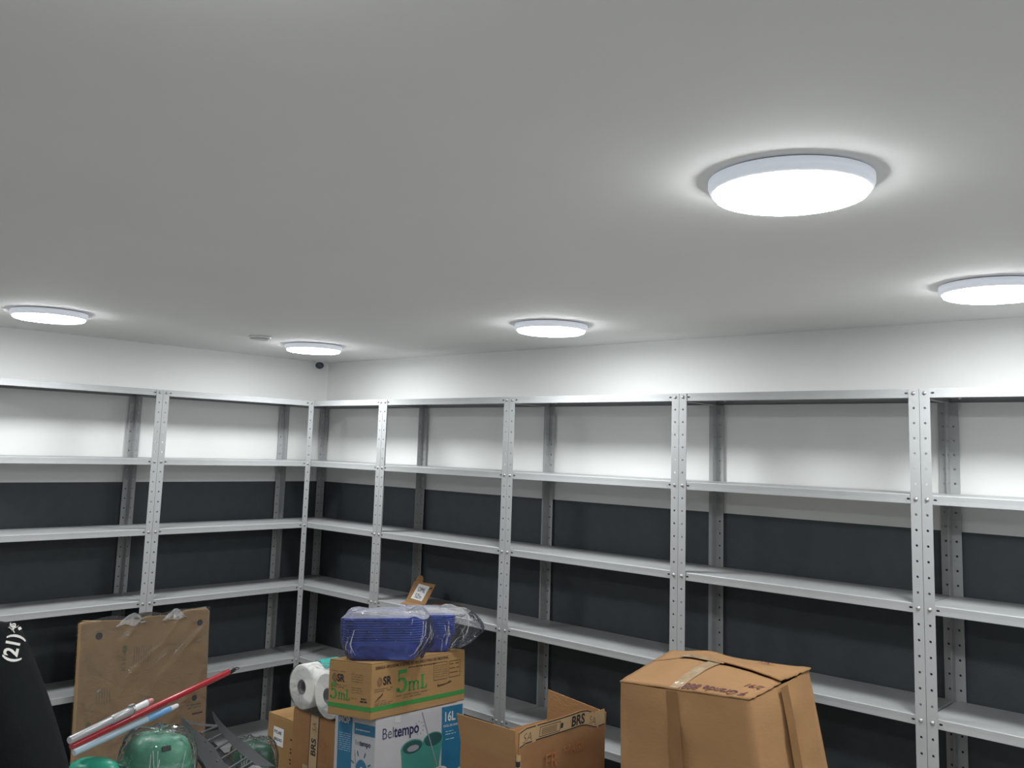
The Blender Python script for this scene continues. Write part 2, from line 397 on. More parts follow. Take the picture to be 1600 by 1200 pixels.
# ---- stack: base carton, mop carton, syringe carton
HM = 0.315; S_L, S_D, S_H = 0.573, 0.251, 0.213
SYR_M = T(1.8696, -1.0620, 0.8850) @ RZ(95.2) @ RX(-4.8) @ RY(3.1) @ Matrix.Diagonal((0.985, 0.985, 0.985, 1)) @ T(0, 0, -S_H)
MOP_M = SYR_M @ T(0.036, 0.006, -HM-0.002) @ RZ(-4.5)
mop = thing('mop_carton', 'white and blue mop bucket carton printed Beltempo under the syringe carton', 'box', MOP_M)
ML, MD = 0.494, 0.259
bevel(MB().box(0, ML, 0, MD, 0, HM-0.003).build('body', GLOSS_WHITE, mop), 0.003)
for y0, y1 in ((0.001, MD/2-0.001), (MD/2+0.001, MD-0.001)):
    bevel(MB().box(0.001, ML-0.001, y0, y1, HM-0.003, HM).build('top_flap', GLOSS_WHITE, mop), 0.001)
rect('blue_panel', 0.362, 0.062, ML-0.008, HM-0.002, INK_BLUE, mop, FRONT(0, 0))
flat('blue_panel_tail', [(0.362,0.062),(0.40,0.050),(0.44,0.052),(0.486,0.070),(0.486,0.08),(0.362,0.08)], INK_BLUE, mop, FRONT(0, 0, 0.0009))
letter('16L', 0.052, INK_WHITE, mop, FRONT(0.372, HM-0.060, 0.0015), bold=0.0014, sx=0.9)
letter('FÁCIL DE USAR', 0.0125, INK_WHITE, mop, FRONT(0.372, HM-0.083, 0.0015), bold=0.0003)
lines('small_print', [(0.384,0.43,HM-0.103),(0.384,0.445,HM-0.114),(0.384,0.435,HM-0.134)], 0.003, PALE_PL, mop, FRONT(0, 0, 0.0015), dash=0.02)
letter('Bel', 0.060, INK_NAVY, mop, FRONT(0.032, HM-0.080, 0.0012), bold=-0.0006, sx=0.86)
letter('tempo', 0.060, INK_NAVY, mop, FRONT(0.096, HM-0.080, 0.0012), bold=0.0013, sx=0.86)
b = MB()
for k in range(9):                                                  # sun rays round the final letter of the logo
    a = 2*PI*k/9 + 0.2; c, s = math.cos(a), math.sin(a); u0, v0 = 0.232, HM-0.064
    b.add([(u0+0.021*c-0.001*s, v0+0.021*s+0.001*c, 0), (u0+0.021*c+0.001*s, v0+0.021*s-0.001*c, 0), (u0+0.028*c+0.001*s, v0+0.028*s-0.001*c, 0), (u0+0.028*c-0.001*s, v0+0.028*s+0.001*c, 0)], [(0,1,2,3)])
part('logo_rays', b.v, b.f, INK_NAVY, mop, FRONT(0, 0, 0.0012))
rect('white_tab', 0.098, HM-0.026, 0.130, HM-0.002, INK_WHITE, mop, FRONT(0, 0, 0.0010))
def ell(cx, cy, rx, ry, rot=0, n=28):
    out = []
    for k in range(n):
        a = 2*PI*k/n; x, y = rx*math.cos(a), ry*math.sin(a)
        out.append((cx+x*math.cos(rot)-y*math.sin(rot), cy+x*math.sin(rot)+y*math.cos(rot)))
    return out
flat('printed_bucket_body', [(0.152,-0.03),(0.335,-0.03),(0.352,0.08),(0.368,0.158),(0.25,0.140),(0.136,0.140)], INK_TEAL, mop, FRONT(0, 0.036, 0.0012))
flat('printed_bucket_rim', ell(0.196,0.144,0.062,0.032,0.04), INK_TEAL, mop, FRONT(0, 0.036, 0.0014))
flat('printed_bucket_rim', ell(0.312,0.156,0.058,0.032,0.04), INK_TEAL, mop, FRONT(0, 0.036, 0.0014))
flat('printed_bucket_inside', ell(0.197,0.147,0.053,0.024,0.04), INK_TEAL_D, mop, FRONT(0, 0.036, 0.0016))
flat('printed_bucket_inside', ell(0.313,0.159,0.050,0.025,0.04), INK_TEAL_D, mop, FRONT(0, 0.036, 0.0016))
flat('printed_wringer', ell(0.200,0.142,0.032,0.012,0.04), INK_GREY, mop, FRONT(0, 0.036, 0.0018))
flat('printed_mop_handle', [(0.245,HM-0.040),(0.249,HM-0.040),(0.339,0.052),(0.334,0.052)], INK_GREY, mop, FRONT(0, 0.036, 0.0020))
flat('printed_mop_head', ell(0.345,0.018,0.055,0.030,0.1), INK_WHITE, mop, FRONT(0, 0.036, 0.0020))
flat('printed_mop_disc', ell(0.343,0.030,0.026,0.013,0.1), INK_TEAL, mop, FRONT(0, 0.036, 0.0022))
rect('blue_footer', 0.0, 0.0, 0.150, 0.092, INK_BLUE, mop, FRONT(0, 0, 0.0010))
letter('MOP', 0.046, INK_WHITE, mop, FRONT(0.022, 0.040, 0.0014), bold=0.0014)
rect('blue_panel', 0.022, 0.030, 0.114, HM-0.004, INK_BLUE, mop, SIDE(MD, 0, 0))
letter('MOP', 0.034, INK_WHITE, mop, SIDE(MD, 0.028, HM-0.034, 0.0014), bold=0.001)
lines('small_print', [(0.030,0.106,HM-0.075-0.008*k) for k in range(9)], 0.0018, PALE_PL, mop, SIDE(MD, 0, 0, 0.0012), dash=0.02)
rect('blue_strip', 0.128, HM-0.068, MD-0.002, HM-0.026, INK_BLUE, mop, SIDE(MD, 0, 0))
lines('small_print', [(0.136,0.228,HM-0.052)], 0.004, INK_WHITE, mop, SIDE(MD, 0, 0, 0.0012), dash=0.012)
letter('Bel', 0.029, INK_GREY, mop, SIDE(MD, 0.134, HM-0.108, 0.0012), bold=-0.0002, sx=0.9)
letter('tempo', 0.029, INK_NAVY, mop, SIDE(MD, 0.164, HM-0.108, 0.0012), bold=0.0006, sx=0.9)
b = MB()
for a in (-20, 25, 65, 110, 155, 200):
    c, s = math.cos(math.radians(a)), math.sin(math.radians(a)); u0, v0 = 0.174, 0.076
    b.add([(u0+0.048*c-0.003*s, v0+0.058*s+0.003*c, 0), (u0+0.048*c+0.003*s, v0+0.058*s-0.003*c, 0), (u0+0.066*c+0.003*s, v0+0.078*s-0.003*c, 0), (u0+0.066*c-0.003*s, v0+0.078*s+0.003*c, 0)], [(0,1,2,3)])
part('logo_rays', b.v, b.f, INK_BLUE, mop, SIDE(MD, 0, 0.036, 0.0010))
flat('logo_disc', ell(0.178, 0.074, 0.036, 0.046), INK_BLUE, mop, SIDE(MD, 0, 0.036, 0.0010))
flat('logo_disc_centre', ell(0.180, 0.072, 0.016, 0.022), INK_WHITE, mop, SIDE(MD, 0, 0.036, 0.0012))
flat('printed_bucket_body', [(0.104,0.0),(0.190,0.0),(0.198,0.052),(0.150,0.045),(0.098,0.046)], INK_TEAL, mop, SIDE(MD, 0, 0.036, 0.0014))
flat('printed_bucket_inside', ell(0.122, 0.050, 0.024, 0.012), INK_TEAL_D, mop, SIDE(MD, 0, 0.036, 0.0016))
flat('printed_bucket_inside', ell(0.172, 0.052, 0.022, 0.011), INK_TEAL_D, mop, SIDE(MD, 0, 0.036, 0.0016))
flat('printed_mop_handle', [(0.132,0.150),(0.134,0.152),(0.150,0.060),(0.147,0.060)], INK_GREY, mop, SIDE(MD, 0, 0.036, 0.0018))

syr = carton('syringe_carton', 'long brown carton printed 5mL in green, holding up the blue tubs', SYR_M, S_L, S_D, S_H, CARD_C)
rect('green_stripe', 0.0, 0.030, S_L, 0.047, INK_GREEN, syr, FRONT(0, 0))
rect('green_stripe', 0.0, 0.030, S_D, 0.047, INK_GREEN, syr, SIDE(S_D, 0, 0))
letter('SERINGA HIPODÉRMICA ESTÉRIL DE USO ÚNICO PARA USO MEDICINAL', 0.0155, INK_BROWN, syr, FRONT(0.020, S_H-0.026, 0.001), bold=0.0004, sx=0.88)
lines('small_print', [(0.21,0.38,S_H-0.040)], 0.005, INK_BROWN, syr, FRONT(0, 0), dash=0.012)
letter('SR', 0.044, INK_BLACK, syr, FRONT(0.064, S_H-0.088, 0.001), bold=0.0016, sx=0.95)
b = MB()
for rr in (0.008, 0.013, 0.018):
    for k in range(16):
        a0, a1 = 2*PI*k/16, 2*PI*(k+1)/16
        b.add([(rr*0.8*math.cos(a0), rr*math.sin(a0), 0), (rr*0.8*math.cos(a1), rr*math.sin(a1), 0), ((rr-0.003)*0.8*math.cos(a1), (rr-0.003)*math.sin(a1), 0), ((rr-0.003)*0.8*math.cos(a0), (rr-0.003)*math.sin(a0), 0)], [(0,1,2,3)])
EMB = mesh_of('printed_emblem', b.v, b.f, INK_SOFT)
link('printed_emblem', EMB, syr, FRONT(0.045, S_H-0.075, 0.001))
lines('small_print', [(0.018,0.118,S_H-0.104),(0.018,0.110,S_H-0.112)], 0.004, INK_SOFT, syr, FRONT(0, 0), dash=0.05)
flat('printed_hand_mark', [(0.022,S_H-0.148),(0.04,S_H-0.132),(0.052,S_H-0.126),(0.066,S_H-0.116),(0.062,S_H-0.128),(0.048,S_H-0.136),(0.034,S_H-0.143)], INK_BROWN, syr, FRONT(0, 0))
lines('small_print', [(0.018,0.085,0.064),(0.018,0.120,0.056),(0.018,0.110,0.0495)], 0.0035, INK_SOFT, syr, FRONT(0, 0), dash=0.02)
def serif_glyph(ch):
    b = MB()
    def q(x0, y0, x1, y1): b.add([(x0,y0,0),(x1,y0,0),(x1,y1,0),(x0,y1,0)], [(0,1,2,3)])
    def arc(cx, cy, rx, ry, tx, ty, a0, a1, n=20):
        for k in range(n):
            A = [math.radians(a0+(a1-a0)*(k+e)/n) for e in (0, 1)]
            w = [0.35+0.65*abs(math.cos(a)) for a in A]
            o = [(cx+rx*math.cos(a), cy+ry*math.sin(a), 0) for a in A]; i = [(cx+(rx-tx*w_)*math.cos(a), cy+(ry-ty*w_)*math.sin(a), 0) for a, w_ in zip(A, w)]
            b.add([o[0], o[1], i[1], i[0]], [(0,1,2,3)])
    if ch == '5':
        q(0.13, 0.83, 0.66, 1.0); q(0.13, 0.48, 0.20, 0.9); b.add([(0.66,1.0,0),(0.70,1.06,0),(0.60,1.0,0)], [(0,1,2)])
        arc(0.34, 0.32, 0.36, 0.335, 0.20, 0.20, 132, -140); b.add([(x, y, 0) for x, y in ell(0.105, 0.13, 0.10, 0.10)], [tuple(range(28))])
    elif ch == 'm':
        for x in (0.07, 0.42, 0.77): q(x, 0.0, x+0.13, 0.40); q(x-0.05, 0.0, x+0.18, 0.05)
        q(0.02, 0.43, 0.20, 0.48); q(0.07, 0.3, 0.20, 0.48)
        for x in (0.31, 0.66): arc(x, 0.30, 0.24, 0.19, 0.13, 0.16, 0, 150, 12)
    elif ch == 'L':
        q(0.06, 0.0, 0.22, 0.72); q(0.0, 0.67, 0.29, 0.72); q(0.0, 0.0, 0.50, 0.06); b.add([(0.50,0.0,0),(0.52,0.22,0),(0.47,0.22,0),(0.36,0.06,0)], [(0,1,2,3)])
    return b
def serif(ch, size, frame, sx=1.0):
    b = serif_glyph(ch); return part('printed_text', [(v.x*size*sx, v.y*size, 0) for v in b.v], b.f, INK_GREEN, syr, frame)
serif('5', 0.088, FRONT(0.138, 0.084, 0.001), 1.08); serif('m', 0.078, FRONT(0.208, 0.084, 0.001), 0.95); serif('L', 0.078, FRONT(0.285, 0.084, 0.001), 1.0)
lines('small_print', [(0.140,0.335,0.070),(0.18,0.29,0.060)], 0.0045, INK_SOFT, syr, FRONT(0, 0), dash=0.03)
frame_line('printed_frame', 0.365, S_H-0.108, 0.452, S_H-0.036, 0.002, INK_BROWN, syr, FRONT(0, 0))
frame_line('printed_frame', 0.464, S_H-0.106, 0.540, S_H-0.038, 0.002, INK_BROWN, syr, FRONT(0, 0))
lines('small_print', [(0.371,0.446,S_H-0.05-0.009*k) for k in range(6)], 0.002, INK_SOFT, syr, FRONT(0, 0), dash=0.03)
lines('small_print', [(0.470,0.534,S_H-0.052-0.018*k) for k in range(3)], 0.003, INK_BROWN, syr, FRONT(0, 0), dash=0.04)
flat('printed_syringe_mark', [(0.388,S_H-0.134),(0.395,S_H-0.121),(0.398,S_H-0.128),(0.45,S_H-0.126),(0.47,S_H-0.119),(0.486,S_H-0.122),(0.47,S_H-0.128),(0.40,S_H-0.136)], INK_BROWN, syr, FRONT(0, 0))
letter('SR', 0.040, INK_BLACK, syr, SIDE(S_D, 0.052, S_H-0.082, 0.001), bold=0.0014, sx=1.0)
link('printed_emblem', EMB, syr, SIDE(S_D, 0.036, S_H-0.070, 0.001))
lines('small_print', [(0.014,0.10,S_H-0.045),(0.014,0.108,S_H-0.098),(0.014,0.108,S_H-0.106)], 0.003, INK_SOFT, syr, SIDE(S_D, 0, 0), dash=0.04)
serif('5', 0.062, SIDE(S_D, 0.012, 0.062, 0.001), 0.95); serif('m', 0.056, SIDE(S_D, 0.060, 0.062, 0.001), 0.8); serif('L', 0.056, SIDE(S_D, 0.106, 0.062, 0.001), 0.8)
lines('small_print', [(0.136,0.20,S_H-0.05-0.009*k) for k in range(4)]+[(0.136,0.20,0.112-0.009*k) for k in range(3)]+[(0.136,0.17,0.072)], 0.0022, INK_SOFT, syr, SIDE(S_D, 0, 0), dash=0.02)
lines('printed_black_mark', [(0.19,0.228,0.062),(0.195,0.222,0.072)], 0.006, INK_BLACK, syr, SIDE(S_D, 0, 0), dash=0.012)

carton('support_carton', 'plain brown carton on the floor, under the mop bucket carton', T(1.885, -1.03, 0) @ RZ(90.5), 0.50, 0.285, 0.300, CARD_B, TAPE_BROWN)

# ---- two brown cartons left of the mop carton
BY = -0.990
b2h = 0.585
brs = carton('tall_brown_carton', 'brown carton with upright printed BRS tape, left of the mop carton', T(1.262, BY, 0), 0.315, 0.36, b2h, CARD_B)
rect('printed_tape', 0.128, 0.05, 0.192, b2h-0.002, TAPE_KRAFT, brs, FRONT(0, 0, 0.0010))
for u in (0.128, 0.188): rect('tape_border', u, 0.05, u+0.004, b2h-0.002, INK_BLACK, brs, FRONT(0, 0, 0.0013))
letter('BRS', 0.046, INK_BLACK, brs, FRONT(0.176, b2h-0.168, 0.0015) @ RZ(90), bold=0.0012, sx=0.95)
letter('SA', 0.042, INK_SOFT, brs, FRONT(0.176, b2h-0.072, 0.0015) @ RZ(90), bold=-0.0004, shear=0.2, sx=0.85)
letter('BRS', 0.046, INK_BLACK, brs, FRONT(0.176, b2h-0.345, 0.0015) @ RZ(90), bold=0.0012)
rect('lower_tape_piece', 0.090, 0.05, 0.128, b2h-0.215, TAPE_KRAFT, brs, FRONT(0, 0, 0.0008))
letter('FR', 0.03, INK_RED, brs, FRONT(0.036, b2h-0.10, 0.001))
letter('HTI', 0.04, INK_RED, brs, FRONT(0.215, b2h-0.125, 0.001))
b3h = 0.502
stk = carton('sticker_carton', 'brown carton with white sticker, leftmost of the stacked cartons', T(1.005, BY+0.045, 0), 0.25, 0.31, b3h, CARD_C, seam_x=False)
b = MB().box(0, 0.235, -0.002, 0.0, 0.0, b3h-0.20); b.build('folded_flap', CARD_C, stk)
rect('sticker', 0.050, b3h-0.128, 0.130, b3h-0.050, PAPER, stk, FRONT(0, 0, 0.001))
letter('FYLAB', 0.020, INK_NAVY, stk, FRONT(0.056, b3h-0.078, 0.0016), bold=0.0004)
letter('BRILHO', 0.018, INK_NAVY, stk, FRONT(0.056, b3h-0.108, 0.0016), bold=0.0004)
lines('stamped_mark', [(0.182,0.204,b3h-0.085),(0.184,0.206,b3h-0.125),(0.184,0.205,b3h-0.14),(0.182,0.206,b3h-0.17),(0.186,0.204,b3h-0.185)], 0.008, INK_MAROON, stk, FRONT(0, 0, 0.001), dash=0.012)

# ---- pack of two big paper rolls lying on the tall brown carton
RR = 0.093
pack = thing('paper_roll_pack', 'pack of two big white paper rolls in clear wrap on brown carton', 'paper rolls', T(1.326, -1.0, b2h+0.004))
for i in range(2):
    x = i*(2*RR+0.002)
    m = MB(); prof = [(0.032,0.0),(RR-0.004,0.0),(RR,0.004),(RR,0.196),(RR-0.004,0.20),(0.032,0.20)]
    m.lathe(prof, 48, mw=T(x, 0, RR) @ RX(-90), cap0=False, cap1=False)
    rl = smooth(m.build('paper_roll', TISSUE, pack))
    rl.data.polygons.foreach_set('use_smooth', [abs(p.normal.y) < 0.5 for p in rl.data.polygons])
    m = MB(); m.lathe([(0.0318,-0.0005),(0.0318,0.2005),(0.029,0.2005),(0.029,-0.0005),(0.0318,-0.0005)], 24, mw=T(x, 0, RR) @ RX(-90), cap0=False, cap1=False)
    m.build('core', CORE, rl)
def pack_film():
    """stretched wrap round both rolls, slightly loose at the ends"""
    vs = []; n = 48; ys = (-0.007, -0.004, 0.0, 0.05, 0.10, 0.15, 0.20, 0.206)
    R2 = RR+0.003
    for y in ys:
        k = 0.45 if y < -0.006 else (0.93 if y in (-0.004, 0.206) else 1.0)
        for i in range(n):
            a = 2*PI*i/n
            cx = RR+0.001 + math.copysign(RR+0.001, math.cos(a))*min(1, abs(math.cos(a))*3)
            p = Vector((cx + R2*math.cos(a), y, RR + R2*math.sin(a)))
            c = Vector((RR+0.001, y, RR)); p = c + (p-c)*k
            w = noise.noise(p*22)*0.002; vs.append(p + (p-c).normalized()*max(0, w))
    fs = [(r*n+i, (r+1)*n+i, (r+1)*n+(i+1) % n, r*n+(i+1) % n) for r in range(len(ys)-1) for i in range(n)]
    return vs, fs
vs, fs = pack_film(); part('clear_wrap', vs, fs, film('thin_pack_film', haze=0.05, ior=1.15), pack, smooth=True)
m = MB()
for i in range(8):
    a0 = math.radians(52+i*8); a1 = math.radians(60+i*8); r_ = RR+0.0055
    m.add([(r_*math.cos(a0), 0.075+0.002*i, RR+r_*math.sin(a0)), (r_*math.cos(a1), 0.075+0.002*i, RR+r_*math.sin(a1)), (r_*math.cos(a1), 0.19, RR+r_*math.sin(a1)), (r_*math.cos(a0), 0.19, RR+r_*math.sin(a0))], [(0,1,2,3)])
m.build('turquoise_print', TEAL_PRINT, pack)

# ---- blue nested tubs in clear bags on the syringe carton
def rrect(lx, ly, r, n=6):
    pts = []
    for cx, cy, a0 in ((lx-r, ly-r, 0), (-lx+r, ly-r, 90), (-lx+r, -ly+r, 180), (lx-r, -ly+r, 270)):
        for k in range(n+1):
            a = math.radians(a0+90*k/n); pts.append((cx+r*math.cos(a), cy+r*math.sin(a)))
    return pts
def tub_mesh(lx, ly, h):
    rings = [(0.74, 0.004, 0), (0.76, 0.0, 0), (0.80, 0.0, 0), (0.84, 0.012, 0), (0.91, h-0.006, 0), (1.0, h-0.005, 0), (1.0, h, 0), (0.93, h, 0), (0.895, h-0.010, 0), (0.82, 0.016, 0), (0.77, 0.006, 0)]
    vs = []; fs = []; base = rrect(1, ly/lx, 0.34)
    for s, z, _ in rings: vs += [(x*lx*s, y*lx*s, z) for x, y in base]
    n = len(base)
    for r_ in range(len(rings)-1):
        for k in range(n): fs.append((r_*n+k, r_*n+(k+1) % n, (r_+1)*n+(k+1) % n, (r_+1)*n+k))
    fs.append(tuple(reversed(range(n)))); fs.append(tuple(range((len(rings)-1)*n, len(rings)*n)))
    return mesh_of('plastic_tub', vs, fs, BLUE_PL, False)
def bag_mesh(lx, ly, h, seed, knot, amp=0.010, tail=0.07):
    """loose polythene bag following the stack, gathered into a tail on one side"""
    vs = []; fs = []; n = 112; m_ = 48; base = rrect(1, ly/lx, 0.4, 27)
    for j in range(m_+1):
        t = j/m_
        if t < 0.7:
            q = t/0.7; z = h*q; s = 0.83+0.195*min(1.0, z/0.066)
        else:
            q = (t-0.7)/0.3; s = 1.025*max(0.0, 1-q)**0.55; z = h+0.012*math.sin(q*PI) + 0.018*q
        for k in range(n):
            x, y = base[k]
            p = Vector((x*lx*s, y*lx*s, z))
            d = Vector((x, y, 0)).normalized()
            fold = noise.noise(Vector((math.atan2(y, x)*3.2, z*9, seed)))*amp + abs(noise.noise(Vector((math.atan2(y, x)*8+z*14, z*5, seed+5))))*amp*0.9
            p += d*max(0.0015, 0.004+fold+0.0035*noise.noise(Vector((math.atan2(y, x)*16+z*40, z*30, seed+9)))) if t < 0.72 else Vector((0,0,0.010+0.022*noise.noise(p*16+Vector((0,0,seed)))))
            if d.dot(knot) > 0.72 and t < 0.8:                      # tail of loose film
                p += knot*tail*((d.dot(knot)-0.72)/0.28)**1.4*(0.4+0.9*math.sin(min(1, t/0.8)*PI)) + Vector((0,0,0.012*noise.noise(p*30)))
            p.z = max(p.z, 0.0015)
            vs.append(p)
    for j in range(m_):
        for k in range(n): fs.append((j*n+k, j*n+(k+1) % n, (j+1)*n+(k+1) % n, (j+1)*n+k))
    me = mesh_of('clear_bag', vs, fs, [FILM, FILM_MILK], False, [1 if j >= m_*0.70 else 0 for j in range(m_) for k in range(n)]); return me
def film_fold_glints(parent, vs, n, rows, count, seed, j0, j1, off=0.0015, mat=None):
    """creases with their highlights painted in: narrow milky strips that follow the bag surface"""
    rnd = random.Random(seed)
    for c in range(count):
        k = rnd.randrange(n); a = int(rows*rnd.uniform(j0, j0+(j1-j0)*0.5)); b = int(rows*rnd.uniform(j0+(j1-j0)*0.45, j1)); dk = rnd.uniform(-0.35, 0.35)*n/112*1.6
        m = MB(); pl = []
        for j in range(a, b+1):
            kk = (k+dk*(j-a)); i0 = int(math.floor(kk)) % n; f_ = kk-math.floor(kk)
            p = vs[j*n+i0].lerp(vs[j*n+(i0+1) % n], f_); q = vs[j*n+(i0+3) % n]
            w = rnd.uniform(0.0012, 0.0034); d = (q-p).normalized()*w; o = Vector((p.x, p.y, 0)).normalized()*(off+rnd.uniform(0, 0.0015))
            pl.append((p+o, p+o+d))
        if len(pl) < 3: continue
        for x, y in zip(pl, pl[1:]): m.add([x[0], x[1], y[1], y[0]], [(0,1,2,3)])
        part('crease_glint', m.v, m.f, mat or FILM_FOLD_GLINT, parent)
FILM_FOLD_GLINT = film('fold_glint_polythene', haze=0.55, bscale=30, rough=0.15)  # milky tone stands in for bright streaks on the folds
TUB = tub_mesh(0.165, 0.105, 0.075)
STEP = 0.0095
def tub_stack(ux, uy, rz, n, where, seed, knot, tail, sc=1.0):
    M0 = SYR_M @ T(ux, uy, S_H+0.0015) @ RZ(rz)
    for k in range(n):
        o = link('plastic_tub', TUB); o.matrix_world = M0 @ T(0, 0, k*STEP) @ Matrix.Diagonal((sc, sc, 1, 1))
        nm = 'bottom' if k == 0 else 'top' if k == n-1 else {1:'second',2:'third',3:'fourth',4:'fifth',5:'sixth',6:'seventh',7:'eighth',8:'ninth'}[k]
        tag(o, 'blue plastic tub, %s %sin the %s bagged stack' % (nm, '' if k in (0, n-1) else 'from the bottom ', where), 'tub', 'blue nested plastic tubs')
    b = link('clear_bag', bag_mesh(0.165*sc, 0.105*sc, (n-1)*STEP+0.078, seed, Vector(knot).normalized(), tail=tail)); b.matrix_world = M0
    film_fold_glints(b, [v.co.copy() for v in b.data.vertices], 112, 48, 26, seed, 0.02, 0.74)
    tag(b, 'crinkled clear plastic bag round the %s stack of blue tubs' % where, 'plastic bag', 'clear bags round the blue tubs')
tub_stack(0.150, 0.085, -52, 10, 'left', 3.0, (1, -0.35, 0), 0.035)
tub_stack(0.440, 0.135, -52, 9, 'right', 11.0, (1, 0.1, 0), 0.10, 0.86)

# ---- open carton with raised flaps
OM = T(2.587, -0.995, 0) @ RZ(86)
op = thing('open_carton', 'open brown carton with raised flaps and printed BRS tape, beside the mop carton', 'box', OM)
OL, OD, OH, th = 0.455, 0.300, 0.672, 0.005
m = MB()
m.box(0, OL, 0, th, 0, OH).box(0, OL, OD-th, OD, 0, OH).box(0, th, th, OD-th, 0, OH).box(OL-th, OL, th, OD-th, 0, OH).box(th, OL-th, th, OD-th, 0, th)
m.build('body', CARD_B, op)
def flap(name, quad, nrm, mat): return MB().slab(quad, nrm, 0.004).build(name, mat, op)
# front flap: wavy upper edge
m = MB(); top = [(0.0,0.102),(0.03,0.114),(0.10,0.118),(0.20,0.121),(0.31,0.124),(0.345,0.120),(0.40,0.101),(0.455,0.104)]
for i in range(len(top)-1):
    (u0, h0), (u1, h1) = top[i], top[i+1]
    lean = lambda u: -0.004-0.010*math.sin(u*9)
    m.slab([(u0,0,OH),(u1,0,OH),(u1,lean(u1),OH+h1),(u0,lean(u0),OH+h0)], (0,-1,0), 0.004)
m.build('front_flap', CARD_B, op)
def on_flap(u, v):   # point on the front flap, v measured down from its upper edge
    for i in range(len(top)-1):
        if top[i][0] <= u <= top[i+1][0]:
            f_ = (u-top[i][0])/(top[i+1][0]-top[i][0]); h = top[i][1]+(top[i+1][1]-top[i][1])*f_; break
    y = (-0.004-0.010*math.sin(u*9))*max(0, (h-v)/h)
    return Vector((u, y, OH+h-v))
def strip(name, u0, u1, v0, v1, off, mat, n=24):
    m = MB()
    for i in range(n):
        a, c = u0+(u1-u0)*i/n, u0+(u1-u0)*(i+1)/n
        m.add([on_flap(a, v1), on_flap(c, v1), on_flap(c, v0), on_flap(a, v0)], [(0,1,2,3)])
    for p in m.v: p.y -= off
    return part(name, m.v, m.f, mat, op)
strip('printed_tape', 0.001, 0.454, 0.001, 0.056, 0.0012, TAPE_KRAFT)
strip('tape_border', 0.002, 0.06, 0.050, 0.0545, 0.0016, INK_BLACK); strip('tape_border', 0.078, 0.405, 0.050, 0.0545, 0.0016, INK_BLACK); strip('tape_border', 0.415, 0.452, 0.050, 0.0545, 0.0016, INK_BLACK)
strip('tape_border', 0.002, 0.072, 0.001, 0.0045, 0.0016, INK_BLACK); strip('tape_border', 0.08, 0.37, 0.001, 0.0045, 0.0016, INK_BLACK)
def flap_text(body, size, u, v, mat, **k):
    me = text_mesh(body, size, **k); me.materials.clear(); me.materials.append(mat)
    for q in me.vertices:
        p = on_flap(min(0.454, max(0.0, u+q.co.x)), v-q.co.y); p.y -= 0.0020; q.co = p
    return link('printed_text', me, op)
flap_text('BRS', 0.050, 0.255, 0.045, INK_BLACK, bold=0.0014, sx=0.95)
flap_text('SA', 0.042, 0.357, 0.045, INK_SOFT, bold=-0.0004, shear=0.2, sx=0.9)
flap_text('SA', 0.042, 0.014, 0.046, INK_SOFT, bold=-0.0004, shear=0.2, sx=0.9)
for (a, c, d, e) in ((0.092,0.196,0.011,0.0135),(0.092,0.196,0.0435,0.046),(0.092,0.0945,0.011,0.046),(0.1935,0.196,0.011,0.046)): strip('printed_frame', a, c, d, e, 0.0018, INK_BROWN, 8)
for k in range(4): strip('small_print', 0.102, 0.178, 0.019+0.0058*k, 0.0222+0.0058*k, 0.0018, INK_SOFT, 8)
strip('printed_arrow', 0.198, 0.210, 0.020, 0.038, 0.0018, INK_BLACK, 4)
letter('FR', 0.075, INK_RED, op, FRONT(0.12, OH-0.04, 0.014), sx=0.8, name='faint_red_stamp')
letter('FRÁGIL', 0.045, INK_RED, op, FRONT(0.215, OH-0.01, 0.014), sx=0.8)
# side flap (turned to the left), inner far flap, left flap folded outwards
flap('side_flap', [(0,0.012,OH),(0,OD,OH),(-0.015,OD+0.012,OH+0.098),(-0.012,0.006,OH+0.108)], (-1,0,0), CARD_A)
flap('far_flap', [(OL,0.0,OH),(OL,OD,OH),(OL+0.006,OD+0.004,OH+0.112),(OL+0.006,0.0,OH+0.092)], (1,0,0), CARD_IN)
flap('rear_flap', [(0.012,OD-0.006,OH-0.002),(OL-0.012,OD-0.006,OH-0.002),(OL-0.03,OD-0.05,OH-0.11),(0.03,OD-0.05,OH-0.11)], (0,1,0), CARD_IN)
m = MB(); m.box(-0.0012, 0.012, -0.0016, 0.008, OH-0.06, OH+0.028); m.build('corner_tape', TAPE_KRAFT, op)
m = MB(); m.box(-0.0016, 0.010, -0.0020, 0.008, OH-0.012, OH+0.006).box(-0.0016, 0.010, -0.0020, 0.008, OH-0.052, OH-0.030); m.build('tape_border', INK_BLACK, op)

# ---- big crumpled carton
bc = thing('crumpled_carton', 'big crumpled brown carton closed with clear tape, largest box at right', 'box', T(0, 0, 0))
L1, B1, R1, K1 = Vector((2.933,-0.888,0.988)), Vector((3.395,-0.888,1.023)), Vector((3.424,-0.549,1.066)), Vector((2.915,-0.549,1.034))
LV = [(1.0, L1, B1, R1, K1),
      (0.9, Vector((2.935,-0.890,0.90)), Vector((3.418,-0.892,0.92)), Vector((3.448,-0.548,0.95)), Vector((2.918,-0.548,0.92))),
      (0.6, Vector((2.942,-0.892,0.70)), Vector((3.452,-0.895,0.70)), Vector((3.500,-0.546,0.70)), Vector((2.935,-0.546,0.70))),
      (0.3, Vector((2.955,-0.885,0.35)), Vector((3.470,-0.888,0.35)), Vector((3.520,-0.550,0.35)), Vector((2.955,-0.550,0.35))),
      (0.0, Vector((2.960,-0.880,0.0)), Vector((3.460,-0.880,0.0)), Vector((3.505,-0.555,0.0)), Vector((2.960,-0.555,0.0)))]
